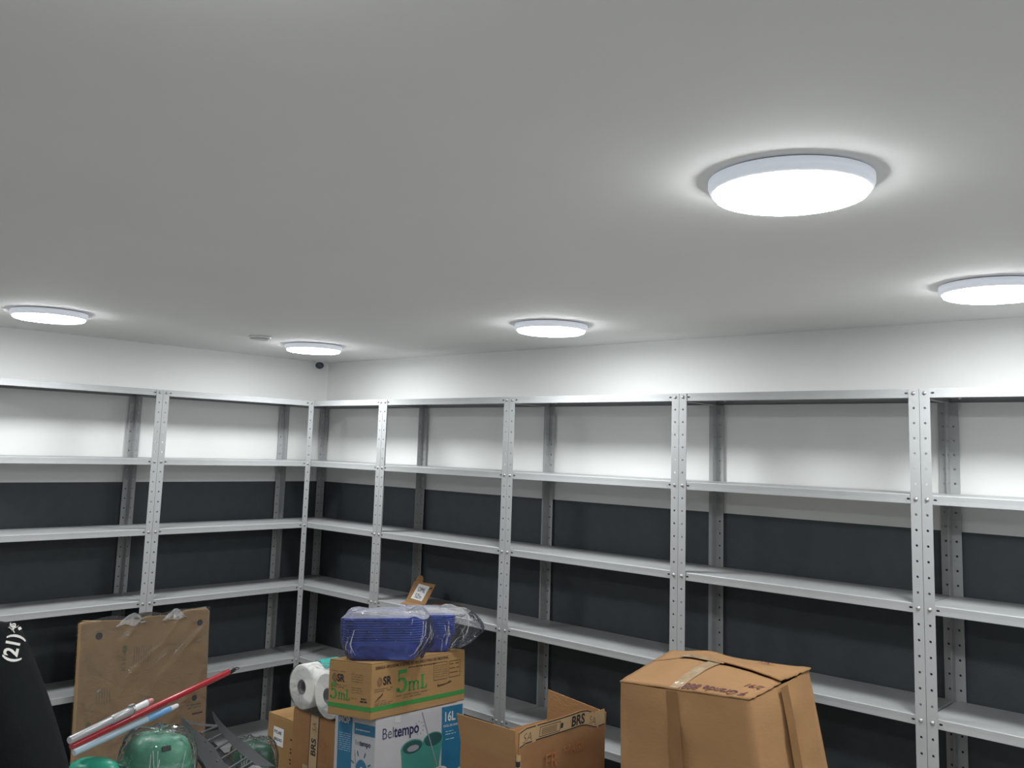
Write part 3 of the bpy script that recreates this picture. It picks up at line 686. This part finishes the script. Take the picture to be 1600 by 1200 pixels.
def side_pt(i, u, w):
    """point on wall i (0 front L-B, 1 right B-R, 2 back R-K, 3 left K-L), u along, w 0 top..1 floor"""
    w = w*(len(LV)-1); j = min(int(w), len(LV)-2); f_ = w-j
    c = [LV[j][1+k].lerp(LV[j+1][1+k], f_) for k in range(4)]
    a, b_ = c[i], c[(i+1) % 4]
    return a.lerp(b_, u)
NRM = [Vector((0,-1,0)), Vector((1,0,0)), Vector((0,1,0)), Vector((-1,0,0))]
m = MB(); NU, NW = 16, 22
for i in range(4):
    vs = []
    for a in range(NW+1):
        for c in range(NU+1):
            u, w = c/NU, (a/NW)**1.3; p = side_pt(i, u, w)
            e = math.sin(u*PI)
            p = p + NRM[i]*(e*(0.010*math.sin(min(w*3, 1)*PI) + 0.009*noise.noise(p*6) + 0.004*noise.noise(p*19)))
            vs.append(p)
    fs = [(a*(NU+1)+c, a*(NU+1)+c+1, (a+1)*(NU+1)+c+1, (a+1)*(NU+1)+c) for a in range(NW) for c in range(NU)]
    m.add(vs, fs)
bd = smooth(m.build('body', CARD_A, bc))
bm = bmesh.new(); bm.from_mesh(bd.data); bmesh.ops.remove_doubles(bm, verts=bm.verts, dist=0.0004); bm.to_mesh(bd.data); bm.free()
def top_pt(u, v):
    p = (L1.lerp(B1, u)).lerp(K1.lerp(R1, u), v)
    bulge = 0.020*math.sin(u*PI)*math.sin(min(v*1.1, 1)*PI)*1.0 + 0.014*math.exp(-((u-0.28)/0.16)**2)*math.sin(v*PI/2)
    p.z += bulge + 0.003*noise.noise(p*9) + 0.0015*noise.noise(p*30); return p
def top_flap(v0f, v1f, lift, over, name):
    m = MB(); n, k = 22, 14; vs = []
    for a in range(k+1):
        for c in range(n+1):
            u = -0.004+(1.0+over+0.004)*c/n; v0, v1 = v0f(u), v1f(u); v = v0+(v1-v0)*a/k
            uu = u + (0.012*noise.noise(Vector((v*14, 3.1, lift*90))) if c == n else 0)
            p = top_pt(uu, v); p.z += lift*(a/k if lift < 0.006 else (1-a/k)*min(1.0, max(0.25, (u-0.15)*2.2))) + (0.004*noise.noise(Vector((v*20, 1, lift*50))) if c >= n-1 else 0) + 0.0015
            vs.append(p)
    fs = [(a*(n+1)+c, a*(n+1)+c+1, (a+1)*(n+1)+c+1, (a+1)*(n+1)+c) for a in range(k) for c in range(n)]
    o = part(name, vs, fs, CARD_A, bc, smooth=True)
    s = o.modifiers.new('board', 'SOLIDIFY'); s.thickness = 0.0045; s.offset = 1.0
    return o
top_flap(lambda u: -0.006, lambda u: 0.60-0.10*max(0, u-0.6)/0.4, 0.002, 0.008, 'top_flap')
top_flap(lambda u: 0.62-0.14*max(0, u-0.55)/0.45, lambda u: 1.004, 0.012, 0.014, 'top_flap')
def draped(name, pts_fn, n, mat, off=0.0055):
    m = MB()
    for i in range(n):
        a0, a1 = pts_fn(i/n); b0, b1 = pts_fn((i+1)/n)
        m.add([a0, b0, b1, a1], [(0,1,2,3)])
    o = part(name, m.v, m.f, mat, bc, smooth=True); return o
TAPE_CLEAR = paint('clear_glossy_tape', (0.36, 0.255, 0.15), rough=0.12, var=0.15, scale=30, bump=0.5, bscale=25, spec=0.8)
def tp(u, v, off=0.007): p = top_pt(u, v); p.z += off; return p
draped('packing_tape', lambda t: (tp(0.40+0.05*t, t*0.62, 0.0075+0.004*t), tp(0.49+0.05*t, t*0.62, 0.0075+0.004*t)), 18, TAPE_CLEAR)
draped('packing_tape', lambda t: (tp(0.22+0.34*t, 0.585, 0.014), tp(0.22+0.34*t, 0.685, 0.014)), 18, TAPE_CLEAR)
draped('packing_tape', lambda t: (side_pt(0, 0.40+0.01*t, t)+Vector((0,-0.0175,0)), side_pt(0, 0.49+0.01*t, t)+Vector((0,-0.0175,0))), 20, TAPE_BROWN)
draped('packing_tape', lambda t: (side_pt(1, 0.42+0.02*t, t)+Vector((0.0165,0,0)), side_pt(1, 0.54+0.02*t, t)+Vector((0.0165,0,0))), 20, TAPE_BROWN)
def marker(body, size, u, v, du, dv, **k):
    """felt pen writing on the top: text x runs along (du,dv) in metres over the top surface"""
    me = text_mesh(body, size, **k); me.materials.clear(); me.materials.append(INK_MAROON)
    ex = Vector((du, dv)).normalized(); ey = Vector((-ex.y, ex.x))
    for q in me.vertices:
        g = ex*q.co.x + ey*q.co.y
        q.co = tp(u+g.x/0.47, v+g.y/0.34, 0.0085 if v < 0.6 else 0.014)
    return link('marker_writing', me, bc)
marker("'F Grande 888'", 0.045, 0.965, 0.115, -1, -0.03, shear=0.3, sx=0.85, bold=0.0004)
marker('2/91', 0.040, 0.985, 0.30, -1, -0.03, shear=0.3, sx=0.8, bold=0.0003)
marker('N.I.', 0.040, 0.80, 0.93, -1, 0.0, shear=0.3, sx=0.8, bold=0.0004)

# ---- small cardboard piece with handwritten tag on a shelf
sz = ZS[3]+0.0152
tg = thing('cardboard_tag', 'small folded cardboard piece with white handwritten tag on a shelf', 'cardboard', T(1.158, -0.205, sz) @ RZ(2))
Q = RX(-24)
def q4(pts): return [Q @ Vector((x, 0, z)) for x, z in pts]
nq = Q @ Vector((0, -1, 0))
MB().slab(q4([(-0.078,0.004),(0.066,0.004),(0.090,0.112),(-0.066,0.112)]), nq, 0.004).build('panel', CARD_A, tg)
MB().slab(q4([(-0.048,0.022),(0.036,0.016),(0.058,0.096),(-0.026,0.102)]), nq, 0.0005, 0).build('paper_tag', PAPER, tg, T(*(nq*0.0014)))
fr = T(*(nq*0.0022)) @ Q @ Matrix(((1,0.22,0,0),(0,0,-1,0),(0,1,0,0),(0,0,0,1)))
letter('DML', 0.034, INK_NAVY, tg, fr @ T(-0.034, 0.064, 0), sx=0.9, bold=-0.0002, shear=0.1, name='handwriting')
letter('5Zm', 0.032, INK_NAVY, tg, fr @ T(-0.034, 0.030, 0), sx=0.9, bold=-0.0002, shear=0.1, name='handwriting')
MB().slab([(-0.078,0.0,0.003),(0.066,0.0,0.003),(0.05,-0.062,0.003),(-0.05,-0.062,0.003)], (0,0,1), 0.0025).build('front_flap', CARD_A, tg)
MB().slab([(0.075,0.045,0.004),(0.21,0.075,0.004),(0.21,0.125,0.004),(0.09,0.12,0.004)], (0,0,1), 0.0035).build('rear_flap', CARD_B, tg)
m = MB(); tabp = [Q @ Vector((-0.030+0.026*math.cos(a), 0, 0.112+0.034*math.sin(a))) for a in [PI*k/10 for k in range(11)]]
m.add(tabp+[p-nq*0.003 for p in tabp], [tuple(range(11)), tuple(reversed(range(11, 22)))]+[(k, 11+k, 12+k, k+1) for k in range(10)]+[(10, 21, 11, 0)])
m.build('tab', CARD_B, tg)
MB().slab(q4([(0.058,0.082),(0.080,0.086),(0.078,0.094),(0.062,0.090)]), nq, 0.001).build('torn_mark', INK_BROWN, tg, T(*(nq*0.0016)))

# ---- wrapped flat cardboard leaning on the left shelves
PM = Matrix.Translation((0.41, -1.555, 0)) @ RZ(90) @ RX(-4.2)
# local x runs along +y of the room, local z up, local -y faces the room
pw, ph = 0.65, 0.878
pn = thing('cardboard_sheet', 'tall flat cardboard sheet wrapped in plastic, leaning on the left shelves', 'cardboard', PM)
edge = [(0,0),(pw,0),(pw+0.004,ph-0.020),(pw-0.012,ph-0.004),(pw*0.80,ph-0.002),(pw*0.76,ph-0.020),(pw*0.5,ph-0.012),(pw*0.42,ph-0.022),(pw*0.30,ph-0.016),(0.02,ph+0.002),(0.0,ph-0.008)]
m = MB(); n = len(edge)
m.add([(x,0,z) for x,z in edge]+[(x,0.030,z) for x,z in edge], [tuple(range(n)), tuple(reversed(range(n,2*n)))]+[(k,n+k,n+(k+1)%n,(k+1)%n) for k in range(n)])
bevel(m.build('board', CARD_D, pn), 0.003)
for (u, v, r_) in ((0.088,ph-0.075,0.0165),(0.600,ph-0.072,0.0155),(0.585,ph-0.435,0.014)):
    MB().lathe([(r_,-0.0012),(r_,0.002)], 20, mw=T(u,0,v) @ RX(90)).build('hand_hole', BLACK_PL, pn)
rect('printed_mark', 0.575, ph-0.515, 0.632, ph-0.507, INK_BROWN, pn, FRONT(0, 0, 0.001))
OLIVE = paint('faded_green_print', (0.17, 0.16, 0.055), rough=0.8, var=0.2, scale=50)
FADE = paint('faded_brown_print', (0.27, 0.18, 0.095), rough=0.8, var=0.2, scale=50)
def leaf_mark(u, v):
    flat('printed_emblem', ell(u, v, 0.013, 0.018, n=14), OLIVE, pn, FRONT(0, 0, 0.001))
    letter('ECO BOX', 0.026, OLIVE, pn, FRONT(u+0.007, v-0.100, 0.001) @ RZ(90), sx=0.75)
leaf_mark(0.215, ph-0.150); leaf_mark(0.060, ph-0.47)
lines('faded_print', [(0.26+0.012*k, 0.264+0.012*k, ph-0.225) for k in range(8)], 0.08, FADE, pn, FRONT(0, 0, 0.0009))
lines('faded_print', [(0.09+0.012*k, 0.094+0.012*k, ph-0.385) for k in range(6)], 0.07, FADE, pn, FRONT(0, 0, 0.0009))
lines('faded_print', [(0.545,0.625,ph-0.47),(0.55,0.62,ph-0.485)], 0.007, OLIVE, pn, FRONT(0, 0, 0.0009), dash=0.02)
# clinging film in front with gathered folds at the upper edge
m = MB(); NU, NV = 60, 70; vs = []
for a in range(NV+1):
    for c in range(NU+1):
        u, v = c/NU, a/NV; x = -0.003+u*(pw+0.006); z = 0.01+v*(ph-0.006)
        d_ = 0.0025+0.002*noise.noise(Vector((x*9, z*9, 2)))
        dg = (x*0.72 - (z-0.35)*0.62)                              # long diagonal pulls
        d_ += 0.0045*max(0, math.sin(dg*46+2.5*noise.noise(Vector((x*4, z*4, 0)))))**6*(1 if 0.3 < u < 0.95 else 0.3)
        if z > ph-0.045:
            k_ = (z-(ph-0.045))/0.045; d_ += 0.010*k_*abs(noise.noise(Vector((x*28, z*20, 4))))
            z += k_*0.016*noise.noise(Vector((x*11, 0.5, 9)))*math.sin(u*PI)
        vs.append((x, -d_, z))
m.add(vs, [(a*(NU+1)+c, a*(NU+1)+c+1, (a+1)*(NU+1)+c+1, (a+1)*(NU+1)+c) for a in range(NV) for c in range(NU)])
b0 = len(m.v)
top_row = [Vector(vs[NV*(NU+1)+c]) for c in range(NU+1)]
m.add(top_row+[Vector((p.x, 0.034, p.z-0.004)) for p in top_row]+[Vector((p.x, 0.035, 0.3)) for p in top_row],
      [(c, c+1, NU+2+c, NU+1+c) for c in range(NU)]+[(NU+1+c, NU+2+c, 2*NU+3+c, 2*NU+2+c) for c in range(NU)])
part('clear_wrap', m.v, m.f, FILM_SOFT, pn, smooth=True)
# bunched film along the upper edge
for (u0, u1, s_) in ((0.165, 0.315, 1.0), (0.395, 0.525, 2.0)):
    m = MB(); n = 22; vs = []
    for a in range(7):
        for c in range(n+1):
            u = u0+(u1-u0)*c/n; e = math.sin(c/n*PI)
            vs.append((u, -0.006-0.010*e*abs(noise.noise(Vector((u*40, a*0.7, s_)))), ph-0.040+a*0.0085*e+0.012*noise.noise(Vector((u*22, a*0.6, s_+3)))))
    m.add(vs, [(a*(n+1)+c, a*(n+1)+c+1, (a+1)*(n+1)+c+1, (a+1)*(n+1)+c) for a in range(6) for c in range(n)])
    part('bunched_wrap', m.v, m.f, FILM_MILK, pn, smooth=True)

# ---- green buckets in clear film (under the handles)
def bucket(label, mw, mat, rx, h, filmed=True, seed=1.0):
    t = thing('mop_bucket', label, 'bucket', mw)
    prof = [(0.0,0.0),(0.86,0.0),(0.90,0.02),(0.98,0.60),(1.0,0.63),(1.06,0.64),(1.06,0.68),(0.99,0.70),(0.96,0.74),(0.90,0.86),(0.76,0.95),(0.5,0.99),(0.0,1.0)]
    vs = []; n = 36
    for r_, z in prof:
        for k in range(n):
            a = 2*PI*k/n; lob = 1+0.10*math.cos(2*a); vs.append((rx*r_*lob*math.cos(a)*1.15, rx*r_*lob*math.sin(a)*0.85, z*h))
    fs = [(i*n+k, i*n+(k+1) % n, (i+1)*n+(k+1) % n, (i+1)*n+k) for i in range(len(prof)-1) for k in range(n)]
    b_ = part('body', vs, fs, mat, t, smooth=True)
    for a in (-50, 20, 75):
        MB().box(-0.014, 0.014, -0.006, 0.006, -0.008, 0.008).build('handle_socket', BLACK_PL, t, RZ(a) @ T(rx*0.80, 0, h*0.90) @ RZ(90) @ RX(-35))
    if filmed:
        vs = []; n = 60; m_ = 26
        for j in range(m_+1):
            q = j/m_; zz = h*1.03*math.sin(q*PI/2); rr = rx*1.10*max(0.0, 1-q**4.5)**0.5 + 0.002
            for k in range(n):
                a = 2*PI*k/n; f_ = 1+0.07*abs(noise.noise(Vector((math.cos(a)*2.6, math.sin(a)*2.6, q*3+seed))))+0.05*abs(noise.noise(Vector((a*5, q*2, seed+7))))
                vs.append((rr*math.cos(a)*1.22*f_, rr*math.sin(a)*0.98*f_, zz+0.02*abs(noise.noise(Vector((math.cos(a)*3, math.sin(a)*3, q*4+seed+2)))) + 0.001))
        fs = [(j*n+k, j*n+(k+1) % n, (j+1)*n+(k+1) % n, (j+1)*n+k) for j in range(m_) for k in range(n)]
        cw = part('clear_wrap', vs, fs, FILM, t, smooth=True)
        film_fold_glints(cw, [Vector(v) for v in vs], 60, 26, 22, seed, 0.15, 0.85)
    return t
bucket('pale green plastic mop bucket in crinkled clear film, under the handles', T(1.585, -1.775, 0.40) @ RZ(42), GREEN_PL, 0.098, 0.300)
bucket('emerald green plastic bucket low at left, below the ends of the handles', T(1.555, -1.985, 0.35) @ RZ(42), GREEN_PL2, 0.078, 0.305, filmed=False)
carton('support_carton', 'plain brown carton on the floor under the pale green bucket', T(1.76, -1.885, 0) @ RZ(90), 0.235, 0.34, 0.40, CARD_B, TAPE_BROWN)
carton('support_carton', 'plain brown carton on the floor under the emerald green bucket', T(1.74, -2.21, 0) @ RZ(90), 0.31, 0.34, 0.35, CARD_B, TAPE_BROWN)
bucket('small dark green bucket in clear film behind the sticker carton', T(1.335, -1.225, 0.24) @ RZ(30), paint('bottle_green_plastic', (0.02, 0.10, 0.06), rough=0.35), 0.075, 0.26, seed=6.0)
carton('support_carton', 'plain brown carton on the floor under the small dark green bucket', T(1.46, -1.345, 0) @ RZ(90), 0.26, 0.26, 0.24, CARD_B, TAPE_BROWN)

# ---- handles lying across the buckets
def handle(name, label, a, b, segs, group='mop and broom handles'):
    """segs: list of (t0, t1, radius, material, part name)"""
    a, b = Vector(a), Vector(b); d = (b-a); L = d.length; d.normalize()
    rot = d.to_track_quat('Z', 'Y').to_matrix().to_4x4()
    t = thing(name, label, 'handle', Matrix.Translation(a) @ rot, group)
    for (t0, t1, r0, r1, mat, nm) in segs:
        smooth_ = MB().lathe([(r0*0.9, t0*L), (r0, t0*L+0.003), (r1, t1*L-0.003), (r1*0.9, t1*L)], 16).build(nm, mat, t)
        for p in smooth_.data.polygons: p.use_smooth = len(p.vertices) == 4
    return t, L
h, L = handle('broom_stick', 'long red broom handle with black hanging loop at its upper end', (1.557,-2.068,0.712), (1.327,-1.336,0.806),
           [(0, 0.965, 0.0115, 0.0115, RED_PL, 'pole'), (0.955, 1.0, 0.0122, 0.009, BLACK_PL, 'end_cap')])
m = MB(); m.tube([(0.011*math.cos(a), 0, L+0.010+0.013*math.sin(a)) for a in [2*PI*k/14 for k in range(15)]], 0.0022, 6, caps=False)
m.build('hanging_loop', BLACK_PL, h)
h, L = handle('mop_stick', 'silver and white telescopic mop handle, uppermost of the bundle', (1.574,-2.083,0.737), (1.468,-1.75,0.786),
           [(0, 0.50, 0.0125, 0.0125, SILVER, 'lower_tube'), (0.48, 0.73, 0.0145, 0.0145, SILVER, 'grip'), (0.5, 0.93, 0.0105, 0.0115, WHITE_PL, 'upper_tube'), (0.92, 1.0, 0.0118, 0.008, PINK_PL, 'end_cap')])
m = MB(); m.box(-0.006, 0.006, 0.010, 0.020, L*0.70, L*0.76).lathe([(0.0155, L*0.725), (0.0155, L*0.745)], 16); m.build('clamp', BOLT, h)
h, L = handle('mop_stick', 'pale blue mop handle with white tip, lowest of the bundle', (1.540,-2.05,0.683), (1.437,-1.634,0.741),
           [(0, 0.70, 0.0105, 0.0115, PALE_PL, 'pole'), (0.68, 0.92, 0.0125, 0.0120, SKY_PL, 'grip'), (0.91, 1.0, 0.0105, 0.008, WHITE_PL, 'end_cap')])

# ---- dark plastic frame with two pointed side plates
dk = thing('plastic_rack', 'dark grey plastic rack with two curved pointed side plates by the green bucket', 'rack', T(0, 0, 0))
def blade(pts, wid, wdir, name):
    """thin curved tapering plate"""
    m = MB(); wdir = Vector(wdir).normalized(); n = len(pts)
    for i in range(n-1):
        p, q = Vector(pts[i]), Vector(pts[i+1]); w0, w1 = wid[i], wid[i+1]
        dd = (q-p).normalized(); nn = dd.cross(wdir).normalized()
        m.slab([p, q, q+wdir*w1, p+wdir*w0], nn, 0.004)
    return m.build(name, DARK_PL, dk)
def curve(p0, p1, p2, n=14):
    p0, p1, p2 = Vector(p0), Vector(p1), Vector(p2)
    return [p0*(1-t)**2+p1*2*t*(1-t)+p2*t*t for t in [k/n for k in range(n+1)]]
c1 = curve((1.445,-1.625,0.694), (1.50,-1.60,0.60), (1.66,-1.575,0.50)); c2 = curve((1.437,-1.488,0.690), (1.45,-1.475,0.60), (1.64,-1.40,0.52))
blade(c1, [0.012+0.055*min(1, k/7) for k in range(15)], (0.55, 0.75, 0.10), 'side_plate')
blade(c2, [0.003+0.060*min(1, k/9) for k in range(15)], (0.65, 0.72, 0.02), 'side_plate')
blade(curve((1.455,-1.61,0.690), (1.47,-1.56,0.665), (1.50,-1.50,0.660)), [0.008]*15, (0.2, -0.3, -0.9), 'top_bar')
for k in range(6):
    i = 4+k*2-(1 if k == 5 else 0); i = min(i, 14)
    p, q = Vector(c1[i])+Vector((0.55,0.75,0.1)).normalized()*0.045, Vector(c2[i])
    MB().tube([p, q], 0.0045, 8).build('rung', DARK_PL, dk)
m = MB(); m.slab([(1.47,-1.60,0.60),(1.46,-1.50,0.60),(1.60,-1.44,0.50),(1.62,-1.56,0.48)], (0.4,0,0.9), 0.004); m.build('back_sheet', BLACK_PL, dk)
MB().slab([(1.60,-1.575,0.52),(1.62,-1.40,0.525),(1.74,-1.38,0.505),(1.74,-1.56,0.495)], (0,0,1), 0.005).build('base_plate', DARK_PL, dk)
for (x, y) in ((1.63,-1.55),(1.63,-1.42),(1.72,-1.55),(1.72,-1.42)):
    MB().box(x-0.01, x+0.01, y-0.01, y+0.01, 0.0, 0.505).build('leg', DARK_PL, dk)

# ------------------------------------------------------------------ person at the left edge
ER, EF = Vector((0.738, 0.674, 0)).normalized(), Vector((-0.674, 0.738, 0)).normalized()
O_P = Vector((3.176, -2.894, 0))
def pp(s, t, z): return O_P + ER*s + EF*t + Vector((0, 0, z))
def skin_mesh(name, nodes, edges, root, sub=2):
    idx = {k: i for i, k in enumerate(nodes)}
    me = bpy.data.meshes.new(name)
    me.from_pydata([pp(*nodes[k][:3]) for k in nodes], [(idx[a], idx[b]) for a, b in edges], [])
    o = bpy.data.objects.new(name, me); COL.objects.link(o)
    md = o.modifiers.new('skin', 'SKIN'); md.use_smooth_shade = True
    sv = me.skin_vertices[0].data
    for k, i in idx.items():
        r_ = nodes[k][3]; sv[i].radius = r_ if isinstance(r_, tuple) else (r_, r_); sv[i].use_root = (k == root)
    ss = o.modifiers.new('sub', 'SUBSURF'); ss.levels = sub; ss.render_levels = sub
    dg = bpy.context.evaluated_depsgraph_get(); dg.update()
    out = bpy.data.meshes.new_from_object(o.evaluated_get(dg)); bpy.data.objects.remove(o)
    for p in out.polygons: p.use_smooth = True
    return out
cs = -0.185
N = {'pel': (cs,0,0.93,(0.15,0.105)), 'wai': (cs,0,1.08,(0.135,0.10)), 'che': (cs,0.0,1.26,(0.140,0.090)), 'top': (cs,0.0,1.385,(0.075,0.058)),
     'nec': (cs,0.0,1.475,0.052), 'hd0': (cs,0.015,1.545,0.062), 'hd1': (cs,0.02,1.62,0.088), 'hd2': (cs,0.01,1.685,0.072)}
Ed = [('pel','wai'),('wai','che'),('che','top'),('top','nec'),('nec','hd0'),('hd0','hd1'),('hd1','hd2')]
for sg, n_ in ((1,'R'),(-1,'L')):
    q = lambda s: cs+sg*s
    N.update({'sh'+n_: (q(0.175),0.0,1.375,0.058), 'ua'+n_: (q(0.244),0.0,1.23,0.048), 'el'+n_: (q(0.295),0.01,1.09,0.040), 'fa'+n_: (q(0.285),0.06,0.98,0.036), 'wr'+n_: (q(0.285),0.10,0.86,0.025),
              'pa'+n_: (q(0.282),0.12,0.80,(0.018,0.030)), 'kn'+n_: (q(0.280),0.135,0.765,(0.014,0.032))})
    Ed += [('top','sh'+n_),('sh'+n_,'ua'+n_),('ua'+n_,'el'+n_),('el'+n_,'fa'+n_),('fa'+n_,'wr'+n_),('wr'+n_,'pa'+n_),('pa'+n_,'kn'+n_)]
    for i, (dt, l) in enumerate(((-0.028,0.058),(-0.010,0.072),(0.010,0.080),(0.028,0.070))):
        N['f%d%s' % (i,n_)] = (q(0.280), 0.135+dt*1.1, 0.758-l*0.45, 0.0085); N['g%d%s' % (i,n_)] = (q(0.270), 0.138+dt*1.1+0.006, 0.758-l, 0.0075)
        Ed += [('kn'+n_,'f%d%s' % (i,n_)),('f%d%s' % (i,n_),'g%d%s' % (i,n_))]
    N['th0'+n_] = (q(0.266),0.158,0.785,0.010); N['th1'+n_] = (q(0.258),0.175,0.752,0.0085); Ed += [('pa'+n_,'th0'+n_),('th0'+n_,'th1'+n_)]
    N.update({'hp'+n_: (q(0.09),0,0.86,0.090), 'kne'+n_: (q(0.10),0.01,0.49,0.058), 'ank'+n_: (q(0.105),-0.02,0.09,0.038), 'toe'+n_: (q(0.115),0.13,0.03,0.032)})
    Ed += [('pel','hp'+n_),('hp'+n_,'kne'+n_),('kne'+n_,'ank'+n_),('ank'+n_,'toe'+n_)]
body_me = skin_mesh('body', N, Ed, 'pel'); body_me.materials.append(SKIN)
pr = thing('person', 'person in black shirt with white printed digits, seen from behind at left edge', 'person')
link('body', body_me, pr)
NS = {'hem': (cs,0,0.78,(0.190,0.150)), 'wai': (cs,0,1.03,(0.172,0.135)), 'che': (cs,-0.005,1.25,(0.172,0.128)), 'top': (cs,-0.008,1.395,(0.125,0.105)), 'col': (cs,0,1.462,(0.078,0.074))}
ES = [('hem','wai'),('wai','che'),('che','top'),('top','col')]
for sg, n_ in ((1,'R'),(-1,'L')):
    q = lambda s: cs+sg*s
    NS.update({'sh'+n_: (q(0.176),0.0,1.388,0.073), 'ua'+n_: (q(0.240),0.0,1.25,0.066), 'sl'+n_: (q(0.288),0.003,1.135,0.064)})
    ES += [('top','sh'+n_),('sh'+n_,'ua'+n_),('ua'+n_,'sl'+n_)]
shirt_me = skin_mesh('shirt', NS, ES, 'hem'); shirt_me.materials.append(SHIRT)
shirt = link('shirt', shirt_me, pr)
NT = {'wst': (cs,0,1.02,(0.150,0.112)), 'pel': (cs,0,0.90,(0.160,0.118))}
ET = [('wst','pel')]
for sg, n_ in ((1,'R'),(-1,'L')):
    q = lambda s: cs+sg*s
    NT.update({'hp'+n_: (q(0.092),0,0.80,0.098), 'kne'+n_: (q(0.10),0.01,0.49,0.075), 'ank'+n_: (q(0.105),-0.018,0.10,0.062)})
    ET += [('pel','hp'+n_),('hp'+n_,'kne'+n_),('kne'+n_,'ank'+n_)]
tr = skin_mesh('trousers', NT, ET, 'pel'); tr.materials.append(JEANS); link('trousers', tr, pr)
for sg in (1, -1):
    c = pp(cs+sg*0.11, 0.05, 0.0); m = MB(); vs = []
    prof = [(0.0,1.0),(0.35,1.0),(0.6,0.8),(0.85,0.5),(1.0,0.25)]
    rings = [(0.044,0.0),(0.047,0.02),(0.044,0.05),(0.034,0.075)]
    n = 20
    for w_, z in rings:
        for k in range(n):
            a = 2*PI*k/n; vs.append(c + EF*(0.145*math.cos(a)*(1-z*2.2)) + ER*(w_*math.sin(a)) + Vector((0,0,z)))
    fs = [(i*n+k, i*n+(k+1) % n, (i+1)*n+(k+1) % n, (i+1)*n+k) for i in range(len(rings)-1) for k in range(n)]+[tuple(reversed(range(n))), tuple(range(3*n, 4*n))]
    m.add(vs, fs); smooth(m.build('shoe', BLACK_PL, pr))
hc = pp(cs, 0.012, 1.645)
def ball(name, c, rx, ry, rz, mat, parent, cut=None, n=24, k=14):
    vs = []; 
    for i in range(k+1):
        ph_ = PI*i/k
        for j in range(n):
            a = 2*PI*j/n; d = Vector((math.sin(ph_)*math.cos(a), math.sin(ph_)*math.sin(a), math.cos(ph_)))
            vs.append(c + ER*(rx*d.x) + EF*(ry*d.y) + Vector((0,0,rz*d.z)))
    fs = []
    for i in range(k):
        for j in range(n):
            q = (i*n+j, i*n+(j+1) % n, (i+1)*n+(j+1) % n, (i+1)*n+j)
            ctr = sum((vs[x] for x in q), Vector())/4 - c
            if cut and not cut(ctr.dot(ER), ctr.dot(EF), ctr.z): continue
            fs.append(q)
    return part(name, vs, fs, mat, parent, smooth=True)
ball('hair', hc, 0.096, 0.106, 0.108, HAIR, pr, cut=lambda s, t, z: z > 0.045 or t < 0.02 - 0.25*max(0, -z) and z > -0.085)
ball('ear', hc+ER*0.090+Vector((0,0,-0.02)), 0.012, 0.020, 0.032, SKIN, pr, n=12, k=8); ball('ear', hc-ER*0.090+Vector((0,0,-0.02)), 0.012, 0.020, 0.032, SKIN, pr, n=12, k=8)
ball('nose', hc+EF*0.104+Vector((0,0,-0.035)), 0.014, 0.020, 0.022, SKIN, pr, n=12, k=8)
for sg in (1, -1): ball('eye', hc+EF*0.090+ER*(sg*0.032)+Vector((0,0,-0.008)), 0.012, 0.010, 0.008, INK_WHITE, pr, n=12, k=8)
ball('mouth', hc+EF*0.086+Vector((0,0,-0.075)), 0.024, 0.008, 0.007, PINK_PL, pr, n=12, k=8)
# printed digits following the cloth of the right shoulder
bvh = BVHTree.FromPolygons([v.co for v in shirt_me.vertices], [tuple(p.vertices) for p in shirt_me.polygons])
me = text_mesh('(21) 98', 0.027, bold=0.0007, shear=0.15, sx=0.92)
bmx = bmesh.new(); bmx.from_mesh(me); bmesh.ops.triangulate(bmx, faces=bmx.faces); bmesh.ops.subdivide_edges(bmx, edges=bmx.edges, cuts=1); bmx.to_mesh(me); bmx.free()
ang = math.radians(83)
K0 = Vector((3.2256, -2.8776, 1.3896)); VD = (K0 - Vector((4.734, -3.4273, 1.7358))).normalized()
E1 = VD.cross(Vector((0, 0, 1))).normalized(); E2 = E1.cross(VD)
for q in me.vertices:
    p = K0 + E1*(q.co.x*math.cos(ang) - q.co.y*math.sin(ang)) + E2*(q.co.x*math.sin(ang) + q.co.y*math.cos(ang))
    h_ = bvh.ray_cast(p - VD*0.3, VD)
    if h_[0] is None: h_ = bvh.find_nearest(p)
    q.co = h_[0] + (h_[1] if h_[1].dot(VD) < 0 else -h_[1])*0.0015
me.materials.clear(); me.materials.append(paint('white_screen_print', (0.55, 0.53, 0.50), rough=0.7))
link('printed_digits', me, shirt)
